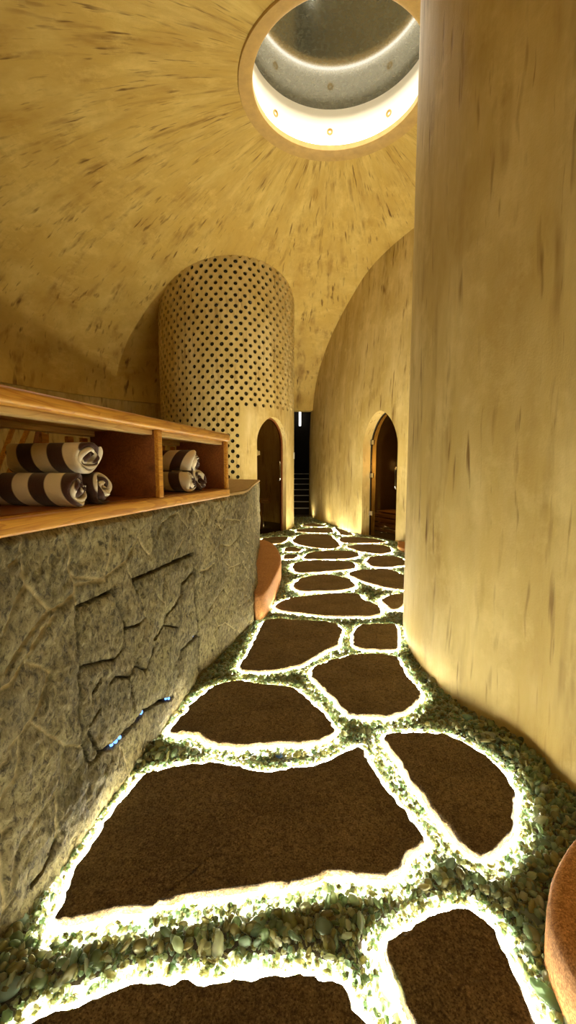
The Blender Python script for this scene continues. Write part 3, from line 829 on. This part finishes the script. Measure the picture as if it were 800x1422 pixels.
# cap stone on the far end of the counter
ring = [(-.33, 2.42), (-.272, 2.66), (-.266, 2.9), (-.283, 3.3), (-.308, 4.0), (-.328, 5.0), (-.40, 5.17), (-.595, 5.27), (-.93, 5.27), (-.93, 2.30), (-.62, 2.36)]
bm = bmesh.new(); vs = [bm.verts.new((x, y, ZT + .001)) for x, y in ring]; f = bm.faces.new(vs)
g = bmesh.ops.extrude_face_region(bm, geom=[f]); bmesh.ops.translate(bm, vec=(0, 0, .022), verts=[e for e in g['geom'] if isinstance(e, bmesh.types.BMVert)])
bmesh.ops.bevel(bm, geom=[e for e in bm.edges if abs(e.verts[0].co.z - e.verts[1].co.z) < 1e-4], offset=.006, segments=2, affect='EDGES'); bm.verts.index_update()
MB().add([v.co[:] for v in bm.verts], [[v.index for v in f.verts] for f in bm.faces]).build('cap', M['cap_stone'], counter); bm.free()

# ------------------------------------------------------------------ shelf with rolled towels (local x along the counter, y to the back)
SH = math.atan2(.976, .2165)
sh = empty('towel_shelf', (-.344, 2.38, ZT), SH)
tag(sh, 'long orange wooden shelf with open compartments standing on the stone counter', 'shelf')
X0 = -2.35
def rbox(name, lo, hi, bev, mat): return MB().box(lo, hi, bev, 3).build(name, M[mat], sh, True)
rbox('top_board', (X0, -.022, .305), (.012, .30, .347), .012, 'wood')
rbox('batten', (X0 + .02, .012, .287), (-.03, .055, .305), .002, 'wood_pale')
rbox('batten', (X0 + .02, .262, .283), (-.03, .296, .305), .002, 'wood_pale')
rbox('bottom_board', (X0, -.018, .002), (.008, .295, .046), .008, 'wood')
rbox('side_panel', (-.024, -.012, .046), (.004, .29, .305), .004, 'wood')
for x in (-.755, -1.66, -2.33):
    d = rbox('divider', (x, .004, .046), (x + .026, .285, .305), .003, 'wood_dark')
    MB().box((x - .003, -.014, .046), (x + .029, .004, .305), .003, 2).build('front_strip', M['wood'], d)
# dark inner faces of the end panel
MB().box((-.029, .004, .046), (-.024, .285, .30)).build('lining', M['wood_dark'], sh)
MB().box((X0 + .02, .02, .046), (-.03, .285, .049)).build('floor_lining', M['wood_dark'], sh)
for x in (-.07, -.18, -.29, -.40, -.51, -.62, -.79, -.868, -.990, -1.25, -1.37, -1.80, -1.95, -2.1):
    MB().box((x - .016, .278, .046), (x + .016, .294, .277), .003).build('back_post', M['wood'], sh)

R_T = .055
def towel_mesh(R, L, seed, phase, slope=.42, period=.112):
    r = random.Random(seed)
    turns = 2.9; nP, nA = 104, 16
    r0 = .010; V = []; S = []
    pitch = (R - r0) / turns; th = pitch * .40
    Lacc = 0; prev = None
    wob = [r.uniform(0, 6) for _ in range(6)]
    prof = []
    for i in range(nP):
        t = i / (nP - 1); ph = 2 * PI * turns * t + wob[0]
        rad = r0 + (R - th - r0) * t
        rad *= 1 + .035 * math.sin(2 * ph + wob[1]) + .03 * math.sin(3 * ph + wob[2])
        p = Vector((rad * math.cos(ph), rad * math.sin(ph)))
        if prev is not None: Lacc += (p - prev).length
        prev = p
        taper = min(1, (1 - t) / .03 + .25)
        prof.append((p, p.normalized() * th * taper, Lacc, ph, t))
    def ring(y, k, bul):
        out = []
        for p, nn, la, ph, t in prof:
            e = (.010 * math.sin(ph + wob[3]) + .008 * math.sin(2.3 * ph + wob[4]) - .012 * (1 - t)) * k
            q = p + nn * bul
            out.append((q.x * .99, y + e, q.y if q.y > -R * .93 else -R * .93, (y + e + la * slope) / period + phase))
        return out
    rings = []
    # outer surface front -> back, then inner surface back -> front: a closed tube of towel per profile point
    ys = [0.004] + [L * k / nA for k in range(1, nA)] + [L - .004]
    ks = lambda y: math.exp(-y / .03) + math.exp(-(L - y) / .03) * -1
    seq = [( -.003, .0)] + [(y, 1.) for y in ys] + [(L + .003, .0)] + [(y, -1.) for y in reversed(ys)]
    for y, b in seq: rings.append(ring(y, (1 if y < L / 2 else -1) * math.exp(-min(max(y, 0), max(L - y, 0)) / .04), b))
    m = len(rings)
    V = [(a, b, c) for rg in rings for a, b, c, s in rg]; S = [s for rg in rings for a, b, c, s in rg]
    F = []
    for j in range(m):
        for i in range(nP - 1): F.append((j * nP + i, ((j + 1) % m) * nP + i, ((j + 1) % m) * nP + i + 1, j * nP + i + 1))
    return np.array(V), np.array(F), np.array(S)
TOW = [(-1.190, .0, .118, 1, .10, 'lower left rolled towel of the nearer stack, brown and cream stripes', .315, 0),
       (-1.068, .01, .118, 2, .62, 'lower right rolled towel of the nearer stack, beside the shelf divider', .30, 0),
       (-1.122, .012, .206, 3, .35, 'rolled striped towel on top of the nearer stack', .315, 0),
       (-.435, .01, .112, 4, .55, 'lower left rolled towel of the farther stack, mostly cream', .29, 0),
       (-.322, .015, .112, 5, .20, 'narrow lower right rolled towel of the farther stack', .27, 0),
       (-.380, .01, .196, 6, .80, 'rolled striped towel on top of the farther stack', .28, 0)]
ca, sa = math.cos(SH), math.sin(SH)
for k, (x, y, z, seed, ph, lab, L, _) in enumerate(TOW):
    R = R_T
    if k in (3, 4, 5): z -= .0
    V, F, S = towel_mesh(R, L * .86, seed, ph, slope=(.36 if k != 5 else -.5))
    z = .049 + R * .93 + (.092 * R / R_T if k in (2, 5) else 0)
    o = np_mesh('rolled_towel', V, F, M['towel'], attrs={'stripe': S})
    o.location = (-.344 + ca * x - sa * y, 2.38 + sa * x + ca * y, ZT + z); o.rotation_euler = (0, 0, SH + random.uniform(-.04, .04))
    tag(o, lab, 'towel', 'rolled striped towels in the shelf')

# ---- slatted chair behind the counter
ch = empty('slatted_chair', (-2.02, 2.42, BED), math.radians(-25)); tag(ch, 'brown wooden chair with slatted back behind the towel shelf', 'chair')
for sx in (-.26, .26):
    MB().tube([(sx, -.25, 0), (sx, -.25, .68)], .024, 8).build('leg', M['wood_dark'], ch)
    MB().tube([(sx, .22, 0), (sx, .26, .6), (sx + .1, .43, 1.45)], .024, 8).build('leg', M['wood_dark'], ch)
for k in range(6): MB().box((-.28, -.27 + .085 * k, .66), (.28, -.20 + .085 * k, .685), .005).build('seat_slat', M['wood'], ch)
for k in range(4):
    x = -.2 + .13 * k
    MB().tube([(x * .7 - .12, .28, .70), (x * .95 - .02, .345, 1.0), (x * 1.2 + .16, .43, 1.42)], .015, 6).build('back_slat', M['wood'], ch)
MB().box((-.34, .41, 1.42), (.46, .455, 1.48), .01).build('top_rail', M['wood'], ch)

# ------------------------------------------------------------------ sandstone ledges
def ledge(name, pts, z1, label, side=.02):
    P = spline(pts + [pts[0]], 6)[:-1]
    n = len(P); c = sum(P, Vector((0, 0))) / n
    V = []; F = []
    prof = [(-.10, .0), (z1 - .05, .0), (z1 - .018, .002), (z1 - .006, .009), (z1, .026)]
    for z, ins in prof:
        for i, p in enumerate(P):
            d = (c - p).normalized() * ins; w = .006 * mn.fractal(Vector((p.x * 6, p.y * 6, z * 5)), .8, 2, 4)
            V.append((p.x + d.x + w, p.y + d.y + w, z))
    m = len(prof)
    for s in (.8, .6, .4, .2):
        for p in P:
            q = c.lerp(p, s); V.append((q.x, q.y, z1 + .004 * mn.fractal(Vector((q.x * 7, q.y * 7, 3)), .8, 2, 4)))
    m += 4
    V.append((c.x, c.y, z1))
    for j in range(m - 1):
        for i in range(n): F.append((j * n + i, j * n + (i + 1) % n, (j + 1) * n + (i + 1) % n, (j + 1) * n + i))
    for i in range(n): F.append(((m - 1) * n + i, (m - 1) * n + (i + 1) % n, len(V) - 1))
    o = mesh_obj(name, V, F, M['sandstone'], smooth=True); tag(o, label, 'ledge', 'orange sandstone ledges'); return o
ledge('sandstone_ledge', [(-.24, 3.02), (-.165, 3.10), (-.10, 3.65), (-.066, 4.33), (-.144, 4.94), (-.27, 5.36), (-.40, 5.40), (-.42, 4.9), (-.40, 4.0), (-.34, 3.4)], .18, 'orange sandstone ledge curving round the foot of the stone counter')
ledge('sandstone_ledge', [(1.0, 1.12), (.84, 1.09), (.69, .985), (.591, .873), (.562, .78), (.575, .66), (.66, .48), (.85, .36), (1.06, .33), (1.02, .7)], .12, 'orange rounded ledge cut off by the lower right corner of the picture')
ledge('sandstone_ledge', [(1.58, 5.95), (1.50, 5.75), (1.54, 5.50), (1.74, 5.30), (2.1, 5.2), (2.0, 5.5), (1.75, 5.9), (1.6, 6.1)], .05, 'small orange ledge at the wall right of the pointed door')

# ------------------------------------------------------------------ stepping stones with a light strip round each
SLAB_LABEL = {
 'B': 'largest dark brown stepping stone, broad slab across the foreground from the stone counter',
 'R1': 'rounded kite-shaped stepping stone close to the right wall, right of the largest slab',
 'E': 'tall narrow stepping stone at the bottom edge, beside the orange ledge',
 'D': 'wide stepping stone cut by the bottom edge of the picture, left half',
 'C': 'pointed brown stepping stone touching the counter, just beyond the largest slab',
 'F': 'six-sided brown stepping stone at the middle of the path by the right wall',
 'G': 'big stepping stone at the corner of the stone counter, just before the orange ledge',
 'H': 'small squarish stepping stone against the edge of the right wall',
 'I': 'long oval stepping stone across the path beside the orange ledge tip',
 'J': 'little stepping stone half hidden by the right wall, right of the long oval one',
 'K': 'oval stepping stone beside the middle of the orange counter ledge',
 'L': 'slanting stepping stone by the right wall, beyond the little half hidden one',
 'M': 'thin stepping stone right of the far end of the counter ledge',
 'N': 'rounded stepping stone near the small orange ledge at the right wall',
 'O': 'flat stepping stone beside the bright spot of light on the path',
 'P': 'stepping stone in front of the pointed door, before the small ledge',
 'Q': 'large far stepping stone in front of the holed tower',
 'R': 'doorstep slab at the foot of the tower door',
 'S': 'tiny stepping stone left of the bright spot of light',
 'T': 'narrow sliver of stepping stone at the far end of the counter ledge',
 'U': 'doorstep slab at the foot of the pointed door',
 'V': 'far stepping stone between the tower and the curved back wall',
 'W': 'far stepping stone along the foot of the curved back wall',
 'X': 'farthest stepping stone, right before the dark stairs'}
def densify(P, step):
    out = []
    for a, b in zip(P, P[1:] + P[:1]):
        a, b = Vector(a), Vector(b); n = max(1, int((b - a).length / step))
        out += [a.lerp(b, k / n) for k in range(n)]
    return out
def round_poly(P, it=2):
    for _ in range(it):
        P = [q for a, b in zip(P, P[1:] + P[:1]) for q in (Vector(a) * .8 + Vector(b) * .2, Vector(a) * .2 + Vector(b) * .8)]
    return P
POLY = {}
for key, pts in SLABS.items():
    cx = sum(p[0] for p in pts) / len(pts); cy = sum(p[1] for p in pts) / len(pts)
    near = cy < 3.2
    P = densify([tuple(p) for p in round_poly([Vector(p) for p in pts], 2)], .012 if near else .04)
    amp = .010 if near else .02
    fr = 22 if near else 9
    P = [Vector((p.x + amp * mn.fractal(Vector((p.x * fr, p.y * fr, 1)), .8, 2, 4), p.y + amp * mn.fractal(Vector((p.x * fr, p.y * fr, 5)), .8, 2, 4))) for p in P]
    c = sum(P, Vector((0, 0))) / len(P); n = len(P)
    area2 = sum(a.x * b.y - a.y * b.x for a, b in zip(P, P[1:] + P[:1]))
    if area2 < 0: P = P[::-1]
    POLY[key] = np.array([(p.x, p.y) for p in P])
    V = []; F = []
    rings = 26 if near else 10
    prof = [(-.075, -.010), (-.05, -.003), (-.02, .0), (-.004, .0), (0., .003)]
    nrm = []
    for i in range(n):
        tv_ = (P[(i + 1) % n] - P[i - 1]).normalized(); nrm.append(Vector((-tv_.y, tv_.x)))
    for z, ins in prof:
        for i, p in enumerate(P):
            w = .004 * mn.fractal(Vector((p.x * 30, p.y * 30, z * 60)), .8, 2, 3)
            q = p + nrm[i] * (ins + w); V.append((q.x, q.y, z))
    for k in range(1, rings):
        s = 1 - k / rings
        for i, p in enumerate(P):
            q = c + (p + nrm[i] * .003 - c) * s
            h = .006 * mn.fractal(Vector((q.x * 5, q.y * 5, 2)), .8, 2, 3) + .0035 * mn.fractal(Vector((q.x * 34, q.y * 34, 4)), .7, 2, 4)
            V.append((q.x, q.y, h * min(1, k / 2)))
    V.append((c.x, c.y, .002)); m = len(prof) + rings - 1
    for j in range(m - 1):
        for i in range(n): F.append((j * n + i, j * n + (i + 1) % n, (j + 1) * n + (i + 1) % n, (j + 1) * n + i))
    for i in range(n): F.append(((m - 1) * n + i, (m - 1) * n + (i + 1) % n, len(V) - 1))
    o = mesh_obj('stepping_stone', [(v[0] - c.x, v[1] - c.y, v[2]) for v in V], F, M['slab'], smooth=True, loc=(c.x, c.y, 0))
    tag(o, SLAB_LABEL[key], 'stepping stone', 'lit stepping stones of the path')
    Q = P[::2] if near else P
    off = .012 if near else .014
    mb = MB().tube([((p - nn * off).x - c.x, (p - nn * off).y - c.y, -.014) for p, nn in ([(P[i], nrm[i]) for i in range(0, n, 2)] if near else list(zip(P, nrm)))], STRIP_R if near else STRIP_R * 1.0, 6, closed=True)
    ls = mb.build('light_strip', M['led'], o, True); ls['label'] = 'glowing white light strip'
    tw0, tw1 = (.004, TAPE_W) if near else (.004, TAPE_W * .95)
    Vt = []
    idx = list(range(0, n, 2)) if near else list(range(n))
    for i in idx:
        for d_, z_ in ((tw0, BED + .033), (tw1, BED + .033), (tw1, BED + .037), (tw0, BED + .037)):
            q = P[i] - nrm[i] * d_; Vt.append((q.x - c.x, q.y - c.y, z_))
    mI = len(idx); Ft = [(4 * i + k, 4 * ((i + 1) % mI) + k, 4 * ((i + 1) % mI) + (k + 1) % 4, 4 * i + (k + 1) % 4) for i in range(mI) for k in range(4)]
    lt = mesh_obj('light_tape', Vt, Ft, M['led_tape'], o); lt['label'] = 'flat light tape under the sea glass'

# ------------------------------------------------------------------ sea glass
RWl = [(p.x, p.y) for p in RWs if p.y < 4.3 and p.x < 2.2]
REG = [(-.75, .52), (-.68, .883), (-.572, 1.567), (-.493, 2.134), (-.368, 2.6), (-.262, 2.956), (-.16, 3.1), (-.10, 3.65), (-.066, 4.33), (-.144, 4.94), (-.27, 5.36), (-.55, 5.40), (-.60, 6.95), (-.4, 7.06), (.05, 7.6), (.11, 8.2), (.1, 9.6), (.5, 9.6)]
REG += [(p.x, p.y) for p in WS if p.y < 9.5 and p.x < 2.2] + RWl + [(1.02, .52)]
def inside(poly, X, Y):
    poly = np.asarray(poly); r = np.zeros(len(X), bool); n = len(poly)
    for i in range(n):
        x1, y1 = poly[i]; x2, y2 = poly[i - 1]
        c = ((y1 > Y) != (y2 > Y)) & (X < (x2 - x1) * (Y - y1) / (y2 - y1 + 1e-12) + x1); r ^= c
    return r
def dist_poly(poly, X, Y):
    d = np.full(len(X), 9.)
    for i in range(len(poly)):
        a, b = poly[i - 1], poly[i]; e = b - a; L = e @ e + 1e-12
        k = np.clip(((X - a[0]) * e[0] + (Y - a[1]) * e[1]) / L, 0, 1)
        d = np.minimum(d, np.hypot(X - a[0] - k * e[0], Y - a[1] - k * e[1]))
    return d
def ico(sub):
    bm = bmesh.new(); bmesh.ops.create_icosphere(bm, subdivisions=sub, radius=1)
    v = np.array([x.co[:] for x in bm.verts]); f = np.array([[x.index for x in q.verts] for q in bm.faces]); bm.free(); return v, f
PAL = np.array([(.60, .68, .38), (.46, .62, .36), (.70, .72, .44), (.62, .58, .25), (.30, .40, .18), (.44, .58, .40), (.74, .74, .50), (.40, .34, .12), (.56, .50, .20), (.44, .36, .14)])
BIG = [(-.075, .925, 'large pale green sea glass pebble in the gap before the largest slab'), (.215, .80, 'rounded green sea glass pebble between the two front stepping stones'),
       (.835, 1.66, 'clear pale sea glass lump at the foot of the right wall'), (.80, 1.79, 'aqua sea glass lump at the bend of the right wall'),
       (.545, .79, 'long dark green sea glass shard beside the orange corner ledge'), (.60, .95, 'flat grey green sea glass shard near the tall narrow slab'),
       (-.60, .80, 'pale aqua sea glass lump at the foot of the counter'), (-.035, 1.545, 'bluish sea glass pebble beyond the largest slab'), (.005, .935, 'olive sea glass pebble in the gap before the largest slab')]
def scatter(y0, y1, n, smin, smax, sub, layer):
    X = rng.uniform(-.8, 2.2, n * 6); Y = rng.uniform(y0, y1, n * 6)
    ok = inside(REG, X, Y); X, Y = X[ok], Y[ok]
    dmin = np.full(len(X), 9.)
    keep = np.ones(len(X), bool)
    for k, p in POLY.items():
        if p[:, 1].max() < y0 - .2 or p[:, 1].min() > y1 + .2: continue
        ins = inside(p, X, Y); d = dist_poly(p, X, Y); keep &= ~ins & (d > .006); dmin = np.minimum(dmin, d)
    if layer > .015: keep &= dmin > TAPE_W + .012
    else: keep &= (dmin > TAPE_W + .006) | (rng.random(len(X)) < THIN)
    X, Y, dmin = X[keep][:n], Y[keep][:n], dmin[keep][:n]; m = len(X)
    bv, bf = ico(sub)
    S = rng.uniform(smin, smax, (m, 1)) * np.exp(rng.normal(0, .22, (m, 1)))
    S = np.minimum(S, np.maximum(dmin[:, None] * .6, smin * .7))
    A = np.concatenate([S * rng.uniform(.75, 1.25, (m, 1)), S * rng.uniform(.6, 1., (m, 1)), S * rng.uniform(.32, .6, (m, 1))], 1)
    # random orientation
    q = rng.normal(0, 1, (m, 4)); q[:, 0] += 1.2; q /= np.linalg.norm(q, axis=1)[:, None]
    w, x, y, z = q.T
    Rm = np.stack([1 - 2 * (y * y + z * z), 2 * (x * y - z * w), 2 * (x * z + y * w), 2 * (x * y + z * w), 1 - 2 * (x * x + z * z), 2 * (y * z - x * w), 2 * (x * z - y * w), 2 * (y * z + x * w), 1 - 2 * (x * x + y * y)], 1).reshape(m, 3, 3)
    wob = 1 + .16 * np.sin(bv @ rng.normal(0, 2.2, (3, m)) + rng.uniform(0, 6, m)).T        # (m, nv)
    P = bv[None] * wob[:, :, None] * A[:, None, :]
    P = np.einsum('mij,mvj->mvi', Rm, P)
    Zc = BED + .032 + layer + rng.uniform(0, .008, m) + np.clip(dmin - TAPE_W, 0, .05) * .14 + np.clip(.016 - dmin, 0, .01) * .6
    P += np.stack([X, Y, Zc], 1)[:, None, :]
    tint = PAL[rng.integers(0, len(PAL), m)] * rng.uniform(.75, 1.1, (m, 1)); tint = np.clip(tint, 0, .92)
    C = np.concatenate([np.repeat(tint[:, None, :], len(bv), 1), np.ones((m, len(bv), 1))], 2)
    Fm = (bf[None] + (np.arange(m) * len(bv))[:, None, None]).reshape(-1, 3)
    return P.reshape(-1, 3), Fm, C.reshape(-1, 4)
parts = [scatter(.52, 1.75, 15000, .0055, .0105, 1, .006), scatter(.52, 1.75, 2600, .009, .015, 2, .016), scatter(1.75, 3.2, 8000, .008, .014, 1, .006), scatter(3.2, 5.5, 5000, .011, .020, 1, .006), scatter(5.5, 9.6, 5200, .016, .028, 1, .006)]
Vs, Fs, Cs, nn_ = [], [], [], 0
for v, f, c in parts:
    Vs.append(v); Fs.append(f + nn_); Cs.append(c); nn_ += len(v)
sg = np_mesh('sea_glass', np.concatenate(Vs), np.concatenate(Fs), M['glass_bits'], attrs={'tint': np.concatenate(Cs)})
tag(sg, 'bed of loose pale green sea glass filling the gaps of the path', 'sea glass', kind='stuff')
bigcol = [(.50, .74, .52), (.46, .70, .50), (.74, .80, .70), (.42, .70, .62), (.20, .30, .16), (.36, .44, .34), (.56, .76, .66), (.20, .36, .85), (.46, .48, .16)]
for (x, y, lab), colr in zip(BIG, bigcol):
    v, f = ico(3); s = .021 if y < 1.2 else .024
    if 'shard' in lab: sc = np.array([s * 1.7, s * .8, s * .4]); rz = -.9
    else: sc = np.array([s * random.uniform(1, 1.25), s, s * .62]); rz = random.uniform(0, 3)
    if 'bluish' in lab: sc *= .6
    w = 1 + .10 * np.sin(v @ rng.normal(0, 2, (3, 1)) + 1)
    v = v * w * sc; ca_, sa_ = math.cos(rz), math.sin(rz); v = v @ np.array([[ca_, sa_, 0], [-sa_, ca_, 0], [0, 0, 1]])
    o = np_mesh('sea_glass_pebble', v, f, M['glass_bits'], attrs={'tint': np.tile(np.array([*colr, 1.]), (len(v), 1))}); o.location = (x, y, -.008)
    tag(o, lab, 'glass pebble', 'larger sea glass pebbles')

# ------------------------------------------------------------------ ground spots and wall switches
SP = [(.24, 5.72, 'ground spotlight glaring in the middle of the path'), (.06, 7.52, 'ground spotlight at the right foot of the holed tower'), (.47, 9.3, 'ground spotlight at the far edge of the curved back wall'), (.72, 8.35, 'ground spotlight along the foot of the curved back wall'), (1.10, 6.98, 'ground spotlight at the left jamb of the pointed door')]
for x, y, lab in SP:
    g = empty('ground_spotlight', (x, y, BED)); tag(g, lab, 'spotlight', 'recessed ground spotlights')
    MB().lathe([(.030, 0), (.045, 0), (.048, .040), (.044, .046), (.034, .046), (.030, .040)], 24, closed=True).build('bezel', M['chrome'], g, True)
    MB().lathe([(0, .040), (.031, .040), (.031, .036), (0, .036)], 24).build('lens', M['spot'], g)
def plate(loc, nrm, lab, w=.035, h=.06):
    p = empty('wall_switch', loc, math.atan2(nrm[1], nrm[0]) + PI / 2); tag(p, lab, 'switch')
    MB().box((-w, -.012, -h), (w, 0, h), .004).build('plate', M['plate'], p)
    MB().box((-w * .5, -.018, -h * .45), (w * .5, -.012, h * .45), .003).build('rocker', M['chrome'], p)
q = WPt(u_at(5.98), 1.40); q2 = WPt(u_at(5.98), 1.40, .1); plate(q, (q[0] - q2[0], q[1] - q2[1]), 'small white switch plate right of the pointed door')
th = math.radians(-6); plate(TP(th, 1.33), (math.cos(th), math.sin(th)), 'small white fitting on the right side of the tower')

# ------------------------------------------------------------------ lamps
def lamp(name, typ, loc, energy, color, parent=None, **kw):
    L = bpy.data.lights.new(name, typ); L.energy = energy; L.color = color
    for k, v in kw.items(): setattr(L, k, v)
    o = bpy.data.objects.new(name, L); o.location = loc; link(o, parent); return o
WARM = (1., .83, .52)
lamp('skylight_lamp', 'AREA', (AX, AY, dome_z(.86) + .40), SKYW, (1, .92, .76), shape='DISK', size=1.5)
for k, (x, y, _) in enumerate(SP):
    o = lamp('spot_lamp', 'SPOT', (x, y, BED + .06), SPOTW if k else GLARE, (1, .88, .6), spot_size=math.radians(100 if k else 150), spot_blend=.8, shadow_soft_size=.03)
    o.rotation_euler = (PI, 0, 0)
lamp('tower_fill', 'POINT', (TX_, TY_, 2.3), 4, (1, .75, .4), shadow_soft_size=.1)  # added fill with no fixture, so the bench shows through the glass
lamp('cabin_fill', 'POINT', (Wc.x + nin.x * .40 - tg.x * .1, Wc.y + nin.y * .40 - tg.y * .1, 1.15), 16, (1, .7, .35), shadow_soft_size=.1)  # unseen light added to bring out the bench slats
lamp('stair_lamp', 'POINT', (.2, 12.2, 3.6), 6, (1, .9, .7), shadow_soft_size=.1)
for loc, e, s in FILLS: lamp('room_fill', 'POINT', loc, e, WARM, shadow_soft_size=s)  # unseen fill light behind the camera, added to brighten counter and stones

w = bpy.data.worlds.new('World'); scene.world = w; w.use_nodes = True
w.node_tree.nodes['Background'].inputs[0].default_value = (.01, .012, .02, 1)

# ------------------------------------------------------------------ camera
cam = bpy.data.cameras.new('camera'); cam.sensor_fit = 'HORIZONTAL'; cam.sensor_width = 36; cam.lens = 36 * 590 / 800
cam.clip_start = .02
co = link(bpy.data.objects.new('camera', cam)); co.location = (0, 0, 1.1); co.rotation_euler = (math.radians(90 - 5.9), 0, 0)
scene.camera = co
scene.view_settings.view_transform = 'Standard'; scene.view_settings.look = 'None'; scene.view_settings.gamma = 1
scene.view_settings.use_curve_mapping = False; scene.view_settings.exposure = EXPO
scene.cycles.use_denoising = True; scene.cycles.adaptive_threshold = .015
scene.cycles.max_bounces = 7; scene.cycles.transparent_max_bounces = 12
